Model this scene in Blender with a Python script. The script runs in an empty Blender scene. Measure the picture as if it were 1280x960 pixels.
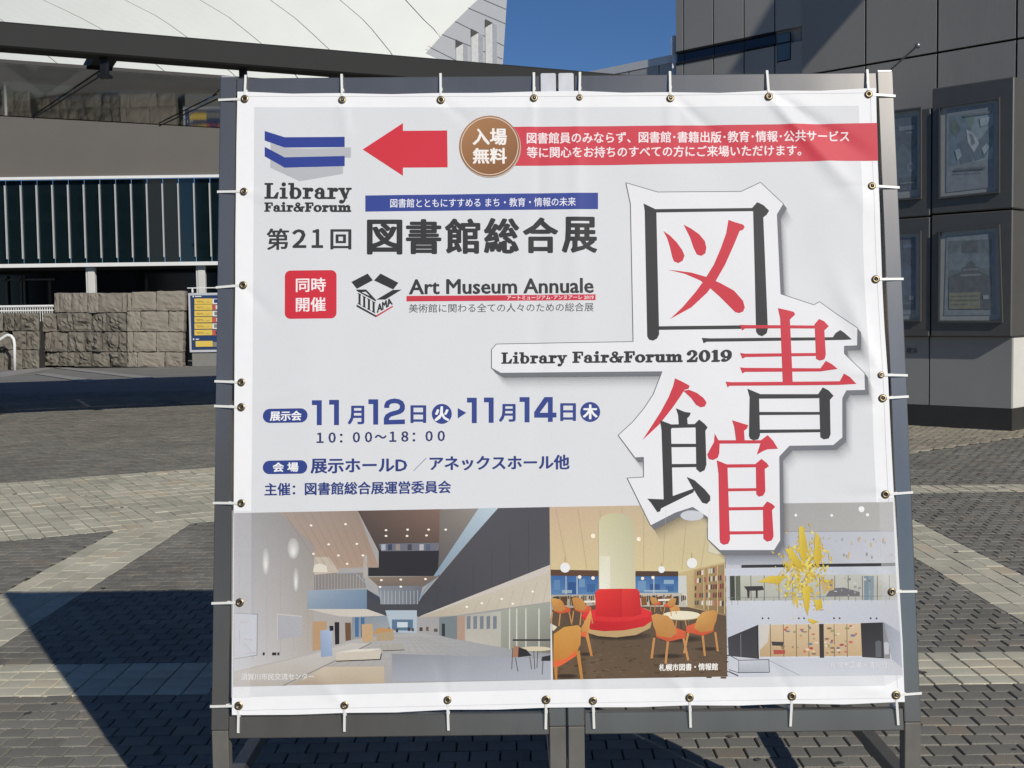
import bpy, math, random
import numpy as np
from mathutils import Vector, Matrix
from mathutils.geometry import tessellate_polygon
random.seed(4); rng = np.random.default_rng(4)
SC = bpy.context.scene; COL = SC.collection

# ------------------------------------------------------------------ camera
F, H, ROLL, HY = 1500.0, 1.4, 0.013, 396.0
PITCH = math.atan((480 - HY) / F)
CO = np.array([0, 0, H]); FW = np.array([0, math.cos(PITCH), -math.sin(PITCH)])
UP = np.array([0, math.sin(PITCH), math.cos(PITCH)]); RT = np.array([1.0, 0, 0])
cR, sR = math.cos(ROLL), math.sin(ROLL)
cam_r = RT * cR - UP * sR; cam_u = RT * sR + UP * cR
cd = bpy.data.cameras.new('camera'); cam = bpy.data.objects.new('camera', cd); COL.objects.link(cam)
cd.sensor_width = 36; cd.lens = F / 1280 * 36; cd.clip_start = .05; cd.clip_end = 2000
M = Matrix.Identity(4)
for i in range(3):
    M[i][0] = cam_r[i]; M[i][1] = cam_u[i]; M[i][2] = -FW[i]; M[i][3] = CO[i]
cam.matrix_world = M; SC.camera = cam
SC.cycles.transparent_max_bounces = 16

# ------------------------------------------------------------------ sky, sun, exposure
SUN_AZ, SUN_EL = math.radians(33.0), math.radians(30.5)      # to the right of straight behind the camera
to_sun = Vector((math.sin(SUN_AZ) * math.cos(SUN_EL), -math.cos(SUN_AZ) * math.cos(SUN_EL), math.sin(SUN_EL)))
w = bpy.data.worlds.new('World'); SC.world = w; w.use_nodes = True
nt = w.node_tree; sky = nt.nodes.new('ShaderNodeTexSky'); sky.sky_type = 'NISHITA'; sky.sun_disc = False
sky.sun_elevation = SUN_EL; sky.sun_rotation = math.atan2(to_sun.x, to_sun.y)
sky.air_density = 1.0; sky.dust_density = 0.0; sky.ozone_density = 9.0; sky.altitude = 2000
bg = nt.nodes['Background']; bg.inputs[1].default_value = 0.068
nt.links.new(sky.outputs[0], bg.inputs[0])
sd = bpy.data.lights.new('sun', 'SUN'); sd.energy = 3.8; sd.angle = math.radians(.55); sd.color = (1, .95, .865)
so = bpy.data.objects.new('sun', sd); COL.objects.link(so); so.rotation_euler = to_sun.to_track_quat('Z', 'Y').to_euler()
SC.view_settings.view_transform = 'Standard'; SC.view_settings.look = 'None'
SC.view_settings.exposure = 0.0; SC.view_settings.gamma = 1.0

# ------------------------------------------------------------------ geometry helpers
def ray(x, y):
    x = np.asarray(x, float) - 640; y = np.asarray(y, float) - 480
    xr = x * cR - y * sR; yr = x * sR + y * cR
    return FW + np.multiply.outer(xr / F, RT) - np.multiply.outer(yr / F, UP)
def hit(px, P, N):
    """points of the plane (P, N) seen at photo pixels px (N,2)"""
    px = np.atleast_2d(np.asarray(px, float)); r = ray(px[:, 0], px[:, 1]); P = np.asarray(P, float); N = np.asarray(N, float)
    t = ((P - CO) @ N) / (r @ N)
    return CO + r * t[:, None]
def gz(x, y, z=0.0): return hit([(x, y)], (0, 0, z), (0, 0, 1))[0]
def gy(x, y, Y): return hit([(x, y)], (0, Y, 0), (0, 1, 0))[0]
def lin(c):
    c = np.asarray(c, float) / 255
    return np.where(c <= .04045, c / 12.92, ((c + .055) / 1.055) ** 2.4)

class MB:
    def __init__(s): s.v = []; s.f = []
    def add(s, v, f):
        n = len(s.v); s.v += [tuple(map(float, p)) for p in v]; s.f += [tuple(i + n for i in q) for q in f]; return s
    def obox(s, o, a, b, c):
        """box with corner o and edge vectors a, b, c"""
        o, a, b, c = (np.asarray(k, float) for k in (o, a, b, c))
        p = [o, o + a, o + a + b, o + b]; p += [q + c for q in p]
        if np.dot(np.cross(a, b), c) > 0: f = [(3, 2, 1, 0), (4, 5, 6, 7), (0, 1, 5, 4), (1, 2, 6, 5), (2, 3, 7, 6), (3, 0, 4, 7)]
        else: f = [(0, 1, 2, 3), (7, 6, 5, 4), (4, 5, 1, 0), (5, 6, 2, 1), (6, 7, 3, 2), (7, 4, 0, 3)]
        return s.add(p, f)
    def box(s, x0, x1, y0, y1, z0, z1): return s.obox((x0, y0, z0), (x1 - x0, 0, 0), (0, y1 - y0, 0), (0, 0, z1 - z0))
    def tube(s, pts, r, n=8):
        pts = [Vector(p) for p in pts]; rings = []
        for i, p in enumerate(pts):
            d = (pts[min(i + 1, len(pts) - 1)] - pts[max(i - 1, 0)]).normalized()
            a = d.cross(Vector((0, 0, 1)) if abs(d.z) < .9 else Vector((1, 0, 0))).normalized(); b = d.cross(a)
            rings.append([p + (a * math.cos(2 * math.pi * k / n) + b * math.sin(2 * math.pi * k / n)) * r for k in range(n)])
        v = [q for R in rings for q in R]; f = []
        for i in range(len(pts) - 1):
            for k in range(n): f.append((i * n + k, i * n + (k + 1) % n, (i + 1) * n + (k + 1) % n, (i + 1) * n + k))
        f.append(tuple(range(n))[::-1]); f.append(tuple(range((len(pts) - 1) * n, len(pts) * n)))
        return s.add(v, f)
    def prism(s, pts, d):
        """polygon pts (3D) extruded along d"""
        n = len(pts); pts = [np.asarray(p, float) for p in pts]; d = np.asarray(d, float)
        v = pts + [p + d for p in pts]
        f = [tuple(range(n)), tuple(range(n, 2 * n))[::-1]] + [((i + 1) % n, i, i + n, (i + 1) % n + n) for i in range(n)]
        return s.add(v, f)
    def build(s, name, m, parent=None, bevel=0, smooth=False):
        me = bpy.data.meshes.new(name); me.from_pydata(s.v, [], s.f); me.update()
        import bmesh
        b = bmesh.new(); b.from_mesh(me); bmesh.ops.recalc_face_normals(b, faces=b.faces)
        if bevel: bmesh.ops.bevel(b, geom=list(b.edges), offset=bevel, segments=1, affect='EDGES')
        b.to_mesh(me); b.free()
        if smooth: me.polygons.foreach_set('use_smooth', [True] * len(me.polygons))
        return link(name, me, m, parent)
def link(name, me, m=None, parent=None):
    o = bpy.data.objects.new(name, me); COL.objects.link(o)
    if m and me is not None and not me.materials: me.materials.append(m)
    if parent: o.parent = parent; o.matrix_parent_inverse = parent.matrix_world.inverted()
    return o
def tag(o, label=None, cat=None, group=None, kind=None):
    for k, v in (('label', label), ('category', cat), ('group', group), ('kind', kind)):
        if v: o[k] = v
    return o
def thing(name, label, cat, loc=(0, 0, 0), group=None):
    o = bpy.data.objects.new(name, None); COL.objects.link(o); o.location = [float(k) for k in loc]; o.empty_display_size = .1
    bpy.context.view_layer.update()
    o.matrix_world = Matrix.Translation(o.location)
    return tag(o, label, cat, group)

# ------------------------------------------------------------------ materials
def mat(name, col, rough=.6, metal=0, var=.12, scale=6, bump=.0, bscale=60, spec=.5, stretch=None, dirt=0, dirtcol=(.05, .045, .04)):
    m = bpy.data.materials.new(name); m.use_nodes = True; n = m.node_tree.nodes; l = m.node_tree.links; p = n['Principled BSDF']
    p.inputs['Roughness'].default_value = rough; p.inputs['Metallic'].default_value = metal; p.inputs['Specular IOR Level'].default_value = spec
    tc = n.new('ShaderNodeTexCoord'); src = tc.outputs['Object']
    if stretch:
        mp = n.new('ShaderNodeMapping'); mp.inputs['Scale'].default_value = stretch; l.new(src, mp.inputs[0]); src = mp.outputs[0]
    nz = n.new('ShaderNodeTexNoise'); nz.inputs['Scale'].default_value = scale; nz.inputs['Detail'].default_value = 6; l.new(src, nz.inputs['Vector'])
    r = n.new('ShaderNodeMapRange'); r.inputs[1].default_value = .25; r.inputs[2].default_value = .75; r.inputs[3].default_value = 1 - var; r.inputs[4].default_value = 1 + var
    l.new(nz.outputs[0], r.inputs[0])
    v = n.new('ShaderNodeVectorMath'); v.operation = 'SCALE'; v.inputs[0].default_value = col; l.new(r.outputs[0], v.inputs['Scale'])
    out = v.outputs[0]
    if dirt:
        n2 = n.new('ShaderNodeTexNoise'); n2.inputs['Scale'].default_value = scale * .35; n2.inputs['Detail'].default_value = 8; n2.inputs['Roughness'].default_value = .7; l.new(src, n2.inputs['Vector'])
        r2 = n.new('ShaderNodeMapRange'); r2.inputs[1].default_value = .5; r2.inputs[2].default_value = .75; r2.inputs[4].default_value = dirt; l.new(n2.outputs[0], r2.inputs[0])
        mx = n.new('ShaderNodeMix'); mx.data_type = 'RGBA'; l.new(r2.outputs[0], mx.inputs[0]); l.new(out, mx.inputs[6]); mx.inputs[7].default_value = (*dirtcol, 1); out = mx.outputs[2]
    l.new(out, p.inputs['Base Color'])
    if bump:
        n3 = n.new('ShaderNodeTexNoise'); n3.inputs['Scale'].default_value = bscale; n3.inputs['Detail'].default_value = 5; l.new(src, n3.inputs['Vector'])
        b = n.new('ShaderNodeBump'); b.inputs['Strength'].default_value = bump; b.inputs['Distance'].default_value = .02; l.new(n3.outputs[0], b.inputs['Height']); l.new(b.outputs[0], p.inputs['Normal'])
    return m
def ink_mat(name, alpha=False, noise=.035, nscale=160):
    m = bpy.data.materials.new(name); m.use_nodes = True; n = m.node_tree.nodes; l = m.node_tree.links; p = n['Principled BSDF']
    p.inputs['Roughness'].default_value = .55; p.inputs['Specular IOR Level'].default_value = .3
    a = n.new('ShaderNodeAttribute'); a.attribute_name = 'ink'
    tc = n.new('ShaderNodeTexCoord'); nz = n.new('ShaderNodeTexNoise'); nz.inputs['Scale'].default_value = nscale; nz.inputs['Detail'].default_value = 3; l.new(tc.outputs['Object'], nz.inputs['Vector'])
    r = n.new('ShaderNodeMapRange'); r.inputs[1].default_value = .3; r.inputs[2].default_value = .7; r.inputs[3].default_value = 1 - noise; r.inputs[4].default_value = 1 + noise; l.new(nz.outputs[0], r.inputs[0])
    v = n.new('ShaderNodeVectorMath'); v.operation = 'SCALE'; l.new(a.outputs['Color'], v.inputs[0]); l.new(r.outputs[0], v.inputs['Scale']); l.new(v.outputs[0], p.inputs['Base Color'])
    if alpha: l.new(a.outputs['Alpha'], p.inputs['Alpha'])
    return m
INK = ink_mat('print_ink', noise=.012); PHOTO = ink_mat('photo_print', noise=.035, nscale=260); SOFT = ink_mat('soft_print', True)
def alu(name, base, rough):
    m = mat(name, base, rough, .75, var=.10, scale=9, stretch=(1, 1, .25), dirt=.3, dirtcol=(.16, .16, .16)); return m
STEEL = alu('galvanised_tube', (.30, .285, .26), .19)
STEEL_END = mat('bright_tube_end', (.55, .56, .58), .38, .5, scale=30)
LEG = mat('leg_steel_ground_tint', (.20, .19, .17), .5, .4, scale=20)  # brownish tone stands in for ground reflected in the upright legs
CLOTH = mat('banner_cloth', (.86, .86, .865), .6, var=.015, scale=40, bump=.03, bscale=900, spec=.3)
TIE = mat('cable_tie_plastic', (.78, .78, .74), .35, var=.03)
BRASS = mat('brass_eyelet', (.30, .235, .14), .4, .9, var=.2, scale=80)
DARK = mat('dark_hole', (.015, .013, .01), .8)

_tc = {}
def text_tris(body, spacing=1.0):
    if (body, spacing) in _tc: return _tc[body, spacing]
    c = bpy.data.curves.new('t', 'FONT'); c.body = body; c.resolution_u = 2; c.space_character = spacing
    o = bpy.data.objects.new('t', c); COL.objects.link(o); dg = bpy.context.evaluated_depsgraph_get()
    m = bpy.data.meshes.new_from_object(o.evaluated_get(dg)); m.calc_loop_triangles()
    v = np.empty(len(m.vertices) * 3); m.vertices.foreach_get('co', v); t = np.empty(len(m.loop_triangles) * 3, int); m.loop_triangles.foreach_get('vertices', t)
    T = v.reshape(-1, 3)[t.reshape(-1, 3)][:, :, :2]
    bpy.data.objects.remove(o); bpy.data.curves.remove(c); bpy.data.meshes.remove(m)
    _tc[body, spacing] = T; return T
def along(pts, t):
    pts = np.asarray(pts, float); s = np.concatenate([[0], np.cumsum(np.linalg.norm(np.diff(pts, axis=0), axis=1))]); s = s / s[-1]
    return np.stack([np.interp(t, s, pts[:, 0]), np.interp(t, s, pts[:, 1])], 1)

# ------------------------------------------------------------------ pavement
def pav_mat(name, col, lo, hi, warm):
    m = mat(name, col, .78, 0, var=.16, scale=3.5, bump=.35, bscale=170, spec=.35)
    n = m.node_tree.nodes; l = m.node_tree.links; p = n['Principled BSDF']; src = p.inputs['Base Color'].links[0].from_socket
    oi = n.new('ShaderNodeObjectInfo'); at = n.new('ShaderNodeAttribute'); at.attribute_name = 'tone'
    ad = n.new('ShaderNodeMath'); ad.operation = 'ADD'; l.new(at.outputs['Fac'], ad.inputs[0])
    mu = n.new('ShaderNodeMath'); mu.operation = 'MULTIPLY'; mu.inputs[1].default_value = 1; l.new(oi.outputs['Random'], mu.inputs[0])
    # joined setts carry a tone of their own (1..2), single ones take a random tone (their attribute is 0)
    gt = n.new('ShaderNodeMath'); gt.operation = 'GREATER_THAN'; gt.inputs[1].default_value = .5; l.new(at.outputs['Fac'], gt.inputs[0])
    sb = n.new('ShaderNodeMath'); sb.operation = 'SUBTRACT'; sb.inputs[1].default_value = 1; l.new(at.outputs['Fac'], sb.inputs[0])
    mx = n.new('ShaderNodeMix'); mx.data_type = 'FLOAT'; l.new(gt.outputs[0], mx.inputs[0]); l.new(mu.outputs[0], mx.inputs[2]); l.new(sb.outputs[0], mx.inputs[3])
    cr = n.new('ShaderNodeValToRGB'); e = cr.color_ramp.elements; e[0].position = 0; e[0].color = (lo, lo, lo, 1); e[1].position = 1; e[1].color = (*warm, 1)
    k = cr.color_ramp.elements.new(.5); k.color = (1, 1, 1, 1); k = cr.color_ramp.elements.new(.85); k.color = (hi, hi, hi, 1); l.new(mx.outputs[0], cr.inputs[0])
    v = n.new('ShaderNodeVectorMath'); v.operation = 'MULTIPLY'; l.new(src, v.inputs[0]); l.new(cr.outputs[0], v.inputs[1])
    # broad worn and stained patches across many setts
    ge = n.new('ShaderNodeNewGeometry'); n2 = n.new('ShaderNodeTexNoise'); n2.inputs['Scale'].default_value = .9; n2.inputs['Detail'].default_value = 7; n2.inputs['Roughness'].default_value = .65; l.new(ge.outputs['Position'], n2.inputs['Vector'])
    r2 = n.new('ShaderNodeMapRange'); r2.inputs[1].default_value = .3; r2.inputs[2].default_value = .7; r2.inputs[3].default_value = .80; r2.inputs[4].default_value = 1.16; l.new(n2.outputs[0], r2.inputs[0])
    v2 = n.new('ShaderNodeVectorMath'); v2.operation = 'SCALE'; l.new(v.outputs[0], v2.inputs[0]); l.new(r2.outputs[0], v2.inputs['Scale'])
    # pale speckle of grit
    n3 = n.new('ShaderNodeTexNoise'); n3.inputs['Scale'].default_value = 340; n3.inputs['Detail'].default_value = 2; l.new(ge.outputs['Position'], n3.inputs['Vector'])
    r3 = n.new('ShaderNodeMapRange'); r3.inputs[1].default_value = .62; r3.inputs[2].default_value = .72; r3.inputs[4].default_value = .35; l.new(n3.outputs[0], r3.inputs[0])
    m2 = n.new('ShaderNodeMix'); m2.data_type = 'RGBA'; l.new(r3.outputs[0], m2.inputs[0]); l.new(v2.outputs[0], m2.inputs[6]); m2.inputs[7].default_value = (.30, .29, .26, 1)
    l.new(m2.outputs[2], p.inputs['Base Color']); return m
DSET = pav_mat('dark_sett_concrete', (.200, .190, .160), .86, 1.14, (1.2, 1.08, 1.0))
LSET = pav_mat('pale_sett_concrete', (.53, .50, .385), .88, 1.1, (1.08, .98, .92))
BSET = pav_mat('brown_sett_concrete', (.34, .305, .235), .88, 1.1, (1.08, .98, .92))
JOINT = mat('joint_sand', (.035, .034, .032), .95, var=.3, scale=30)
FAR = mat('far_paving', (.20, .195, .175), .85, var=.12, scale=1.2, bump=.3, bscale=40)
PALE = mat('pale_kerb_stone', (.30, .29, .27), .8, var=.1, scale=4)
T29 = math.radians(29.4); EB = np.array([math.cos(T29), math.sin(T29)]); GB = np.array([-EB[1], EB[0]])
L1P = np.array([-2.24, 8.25]); BANDW = 3.05      # wide pale band: lower edge passes L1P along EB
def clip(poly, n, c, keep=1):
    """part of a convex polygon with keep*(p.n - c) >= 0"""
    out = []
    for i in range(len(poly)):
        p, q = poly[i], poly[(i + 1) % len(poly)]; a, b = keep * (np.dot(p, n) - c), keep * (np.dot(q, n) - c)
        if a >= 0: out.append(p)
        if (a > 0 and b < 0) or (a < 0 and b > 0): out.append(p + (q - p) * (a / (a - b)))
    return out
def area(p): return .5 * abs(sum(p[i][0] * p[(i + 1) % len(p)][1] - p[(i + 1) % len(p)][0] * p[i][1] for i in range(len(p))))
SETTS = []         # (polygon, material key)
C1 = float(L1P @ GB); C2 = C1 + BANDW; S_ = .105; YN = 24.0
# slanted lower edge of the brown paving by the display cases on the right
RP, RQ = gz(1134, 568)[:2], gz(1280, 546)[:2]; RD_ = (RQ - RP) / np.linalg.norm(RQ - RP); RN = np.array([-RD_[1], RD_[0]]); RC = float(RP @ RN)
def add(poly, key):
    if len(poly) >= 3 and area(poly) > 8e-4: SETTS.append((poly, key))
def rect(x0, y0, x1, y1): return [np.array(k, float) for k in ((x0, y0), (x1, y0), (x1, y1), (x0, y1))]
rows = int((YN - 1.6) / S_)
HB1 = (4.44, 4.86); HB2 = (9.2, 9.62)
YR = []; y = HB1[0] - 31 * .09
while y < YN - .05:
    if abs(y - HB1[0]) < .01: YR += [(HB1[0] + .105 * k_, .105, 1) for k_ in range(4)]; y = 4.86
    elif abs(y - 9.2) < .04: YR += [(9.2 + .105 * k_, .105, 2) for k_ in range(4)]; y = 9.62
    else:
        h_ = .0904 if 4.8 < y < 9.19 else .09; YR.append((y, h_, None)); y += h_
YN = y
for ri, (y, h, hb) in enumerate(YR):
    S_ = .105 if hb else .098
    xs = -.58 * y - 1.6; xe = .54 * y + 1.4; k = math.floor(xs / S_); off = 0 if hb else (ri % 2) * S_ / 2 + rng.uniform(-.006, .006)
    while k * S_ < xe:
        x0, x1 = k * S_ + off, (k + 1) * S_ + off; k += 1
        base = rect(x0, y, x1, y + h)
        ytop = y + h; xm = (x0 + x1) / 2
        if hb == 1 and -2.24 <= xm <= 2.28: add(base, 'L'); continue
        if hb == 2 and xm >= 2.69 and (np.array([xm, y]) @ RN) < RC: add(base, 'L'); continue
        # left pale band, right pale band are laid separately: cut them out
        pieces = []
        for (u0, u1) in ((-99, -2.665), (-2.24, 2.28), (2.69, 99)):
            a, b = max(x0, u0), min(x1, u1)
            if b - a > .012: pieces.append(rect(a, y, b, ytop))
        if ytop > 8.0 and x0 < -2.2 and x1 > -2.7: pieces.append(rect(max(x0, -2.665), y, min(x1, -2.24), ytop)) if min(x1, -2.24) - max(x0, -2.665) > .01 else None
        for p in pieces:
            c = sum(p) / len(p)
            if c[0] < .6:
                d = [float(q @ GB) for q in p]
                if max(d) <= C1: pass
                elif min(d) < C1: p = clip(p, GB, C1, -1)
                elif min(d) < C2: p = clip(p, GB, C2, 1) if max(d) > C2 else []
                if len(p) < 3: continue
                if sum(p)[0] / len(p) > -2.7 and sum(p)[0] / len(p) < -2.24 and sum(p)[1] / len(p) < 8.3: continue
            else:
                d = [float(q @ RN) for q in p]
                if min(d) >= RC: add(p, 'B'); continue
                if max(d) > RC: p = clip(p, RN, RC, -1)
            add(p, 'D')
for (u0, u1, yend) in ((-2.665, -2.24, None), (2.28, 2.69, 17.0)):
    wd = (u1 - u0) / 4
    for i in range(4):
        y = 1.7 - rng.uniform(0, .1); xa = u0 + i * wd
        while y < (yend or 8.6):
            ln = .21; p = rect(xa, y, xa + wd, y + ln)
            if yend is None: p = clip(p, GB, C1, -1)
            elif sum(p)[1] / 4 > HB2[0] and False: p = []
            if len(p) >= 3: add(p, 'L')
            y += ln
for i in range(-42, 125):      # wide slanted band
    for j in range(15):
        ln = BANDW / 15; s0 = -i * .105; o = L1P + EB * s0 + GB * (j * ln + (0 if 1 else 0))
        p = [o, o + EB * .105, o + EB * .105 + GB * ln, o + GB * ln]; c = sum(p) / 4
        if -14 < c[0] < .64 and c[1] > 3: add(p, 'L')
print('setts', len(SETTS))
PAVE = MB(); PAVE.add([(-300, -60, -.012), (300, -60, -.012), (300, 600, -.012), (-300, 600, -.012)], [(0, 1, 2, 3)])
PV = PAVE.build('pavement', JOINT); tag(PV, kind='structure')
def pxy(P):
    d = np.array([P[0], P[1], 0]) - CO; z = d @ FW; x, y = d @ RT / z * F, -(d @ UP) / z * F
    return 640 + x * cR + y * sR, 480 - x * sR + y * cR
def seen(P):
    x, y = pxy(P)
    return 0 < x < 1280 and 0 < y < 959 and not (266 < x < 1150 and y < 905)
order = sorted(range(len(SETTS)), key=lambda i: (sum(SETTS[i][0]) / len(SETTS[i][0]))[1])
single = set([i for i in order if seen(sum(SETTS[i][0]) / len(SETTS[i][0]))][:290])
def sett_geo(p, z, tilt):
    c = sum(p) / len(p); n = len(p); g, ch = .0026, .0032
    def inset(d): return [c + (q - c) * (1 - d / max(np.abs(q - c).max(), .01)) for q in p]
    A, B = inset(g), inset(g + ch); f = lambda q: z + tilt[0] * (q[0] - c[0]) + tilt[1] * (q[1] - c[1])
    v = [(q[0], q[1], -.010) for q in A] + [(q[0], q[1], f(q) - .003) for q in A] + [(q[0], q[1], f(q)) for q in B]
    fc = [tuple(range(2 * n, 3 * n))] + [(k, (k + 1) % n, n + (k + 1) % n, n + k) for k in range(n)] + [(n + k, n + (k + 1) % n, 2 * n + (k + 1) % n, 2 * n + k) for k in range(n)]
    return v, fc, c
MK = {'D': DSET, 'L': LSET, 'B': BSET}; JO = {k: ([], [], []) for k in MK}; shared = {}
for i in order:
    p, key = SETTS[i]
    ar = sum(p[k][0] * p[(k + 1) % len(p)][1] - p[(k + 1) % len(p)][0] * p[k][1] for k in range(len(p)))
    if ar < 0: p = p[::-1]
    z = rng.normal(0, .0009); tl = rng.normal(0, .009, 2)
    if i in single:
        c = sum(p) / len(p); sk = (key, tuple(np.round(np.concatenate([q - c for q in p]), 4)))
        if sk not in shared:
            v, f, _ = sett_geo([q - c for q in p], 0, (0, 0)); me = bpy.data.meshes.new('sett'); me.from_pydata([tuple(map(float, a)) for a in v], [], f); me.update(); me.materials.append(MK[key]); shared[sk] = me
        o = bpy.data.objects.new('sett', shared[sk]); COL.objects.link(o); o.location = (c[0], c[1], z); o.rotation_euler = (tl[1], -tl[0], rng.normal(0, .006)); o.parent = PV
    else:
        V, Fc, Tn = JO[key]; v, f, _ = sett_geo(p, z, tl); n = len(V); V.extend(v); Fc.extend([tuple(a + n for a in q) for q in f]); Tn.extend([1 + rng.random()] * len(v))
for key, (V, Fc, Tn) in JO.items():
    me = bpy.data.meshes.new('setts'); me.from_pydata([tuple(map(float, a)) for a in V], [], Fc); me.update()
    at = me.attributes.new('tone', 'FLOAT', 'POINT'); at.data.foreach_set('value', np.array(Tn, dtype=np.float32))
    o = link('paving_setts', me, MK[key], PV); tag(o, kind='stuff')
m = MB()
for k in range(150):
    y = 3.3 + rng.random() ** 1.6 * 14; x = rng.uniform(-.46, .46) * y; r_ = rng.uniform(.006, .018); n_ = 9
    m.add([(x + r_ * rng.uniform(.7, 1.2) * math.cos(2 * math.pi * i / n_), y + r_ * rng.uniform(.7, 1.2) * math.sin(2 * math.pi * i / n_), .0034) for i in range(n_)], [tuple(range(n_))])
tag(m.build('gum_spots', mat('old_gum', (.075, .07, .062), .85, var=.3, scale=40), PV), kind='stuff')
# pale lime marks along some joints
m = MB()
for k in range(90):
    x, y = (rng.uniform(-2.1, -1.0), rng.uniform(6.2, 8.1)) if k % 3 else (rng.uniform(-1.9, -1.3), rng.uniform(3.7, 4.4))
    l_, w_ = rng.uniform(.02, .09), rng.uniform(.0015, .004); yy = min((r_[0] for r_ in YR), key=lambda v_: abs(v_ - y))
    if (x + .5 * y) and k % 4: m.add([(x, yy, .002), (x + l_, yy + rng.uniform(-.002, .002), .002), (x + l_, yy + w_, .002), (x, yy + w_, .002)], [(0, 1, 2, 3)])
    else: m.add([(x, yy, .002), (x + w_, yy, .002), (x + w_ + rng.uniform(-.01, .01), yy + l_, .002), (x, yy + l_, .002)], [(0, 1, 2, 3)])
tag(m.build('lime_marks', mat('lime_bloom', (.34, .32, .27), .9, var=.3, scale=50), PV), kind='stuff')
# paving beyond the modelled setts
FG = MB().add([(-300, YN, -.004), (300, YN, -.004), (300, 600, -.004), (-300, 600, -.004)], [(0, 1, 2, 3)]); tag(FG.build('far_pavement', FAR), kind='structure')
def strip(pts, name):
    q = [gz(*p) for p in pts]; m = MB().prism([(a[0], a[1], .014) for a in q], (0, 0, -.02)); return m.build(name, PALE, PV)
strip([(0, 466), (64, 457.6), (72, 459.5), (0, 472)], 'kerb_stone'); strip([(58, 459), (70, 458), (192, 472), (178, 474)], 'kerb_stone'); strip([(44, 468), (58, 466.5), (122, 476), (108, 478)], 'kerb_stone')

# ------------------------------------------------------------------ canopy on the left (rotated about 25 degrees)
P0 = np.array([-5.2, 12.17]); ANG = math.radians(25.2); CE = np.array([math.cos(ANG), math.sin(ANG)]); CG = np.array([-CE[1], CE[0]])
def cp(s, t, z): q = P0 + CE * s + CG * t; return np.array([q[0], q[1], z])
v3 = lambda e, k: np.array([e[0] * k, e[1] * k, 0])
BEAM = mat('charcoal_beam_paint', (.012, .012, .012), .75, .0, var=.08, scale=3)
SOFF = mat('brown_soffit_panel', (.25, .215, .175), .6, var=.04, scale=2, bump=.03, bscale=300)
BLK = mat('black_metal', (.02, .02, .022), .4, .5); DECK = mat('dark_roof_deck', (.045, .047, .05), .6)
WPAINT = mat('white_paint', (.78, .78, .76), .45, var=.04)
def glass(name, tint, refl, rough=.02, trans=0.0, tcol=(.5, .58, .56)):
    m = bpy.data.materials.new(name); m.use_nodes = True; n = m.node_tree.nodes; l = m.node_tree.links; p = n['Principled BSDF']
    p.inputs['Base Color'].default_value = (*tint, 1); p.inputs['Roughness'].default_value = rough; p.inputs['IOR'].default_value = refl
    nz = n.new('ShaderNodeTexNoise'); nz.inputs['Scale'].default_value = .6; b = n.new('ShaderNodeBump'); b.inputs['Strength'].default_value = .03; b.inputs['Distance'].default_value = .05
    g = n.new('ShaderNodeNewGeometry'); l.new(g.outputs['Position'], nz.inputs['Vector']); l.new(nz.outputs[0], b.inputs['Height']); l.new(b.outputs[0], p.inputs['Normal'])
    if trans:
        t = n.new('ShaderNodeBsdfTransparent'); t.inputs[0].default_value = (*tcol, 1); mx = n.new('ShaderNodeMixShader'); mx.inputs[0].default_value = trans
        l.new(p.outputs[0], mx.inputs[1]); l.new(t.outputs[0], mx.inputs[2]); l.new(mx.outputs[0], n['Material Output'].inputs[0])
    return m
MIR = glass('canopy_glass', (.03, .035, .035), 3.2, .03, .25)
CAN = thing('entrance_canopy', 'long charcoal canopy of front beam, rafters and hung glass on the left, behind the banner', 'canopy', (P0[0], P0[1], 0))
SL, SR = -9.0, 8.4
MB().obox(cp(SL, 0, 4.17), v3(CE, SR - SL), v3(CG, .28), (0, 0, .26)).build('front_beam', BEAM, CAN, bevel=.02)
s = SL
while s < SR - .3:
    e = min(s + 2.9, SR - .05); MB().obox(cp(s + .008, .76, 4.17), v3(CE, e - s - .016), v3(CG, 3.55), (0, 0, .02)).build('glass_pane', MIR, CAN); s = e
MB().obox(cp(SL, .74, 4.16), v3(CE, SR - SL), v3(CG, .018), (0, 0, .04)).build('glass_edge_trim', BLK, CAN)
MB().obox(cp(SL, 2.55, 4.38), v3(CE, SR - SL), v3(CG, 5.9) + np.array([0, 0, 1.0]), (0, 0, .12)).build('roof_deck', DECK, CAN)
MB().obox(cp(SL, 4.315, 4.165), v3(CE, SR - SL), v3(CG, .03), (0, 0, .03)).build('rear_trim', BLK, CAN)
for s in (-7.35, -4.55, -1.75, 1.05, 3.85, 6.65):
    p_ = cp(s, .28, 4.2); MB().obox(p_, v3(CE, .24), v3(CG, 2.4), (0, 0, .14)).build('rafter', BEAM, CAN)
for (x, y0) in ((116, 64), (295, 79)):
    q_ = gz(x, y0, 4.17); MB().box(q_[0] - .04, q_[0] + .04, q_[1] + .3, q_[1] + .38, 3.99, 4.30).build('hanger', BLK, CAN, bevel=.01); MB().box(q_[0] - .06, q_[0] + .06, q_[1] + .28, q_[1] + .42, 3.97, 4.0).build('hanger_foot', BLK, CAN)
for a, b in (((130, 92), (42, 148)), ((271, 124), (199, 157.5))):
    MB().tube([gz(*a, 4.14), gz(*b, 4.15)], .009, 8).build('tie_rod', BLK, CAN)
for s, t in ((6.2, 5.4), (-8.2, 5.4)):
    q_ = cp(s, t, 0); MB().tube([q_, q_ + np.array([0, 0, 4.16])], .14, 20).build('column', BEAM, CAN, smooth=False)

MULL = mat('mullion_paint', (.50, .50, .48), .5, var=.05)
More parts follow.
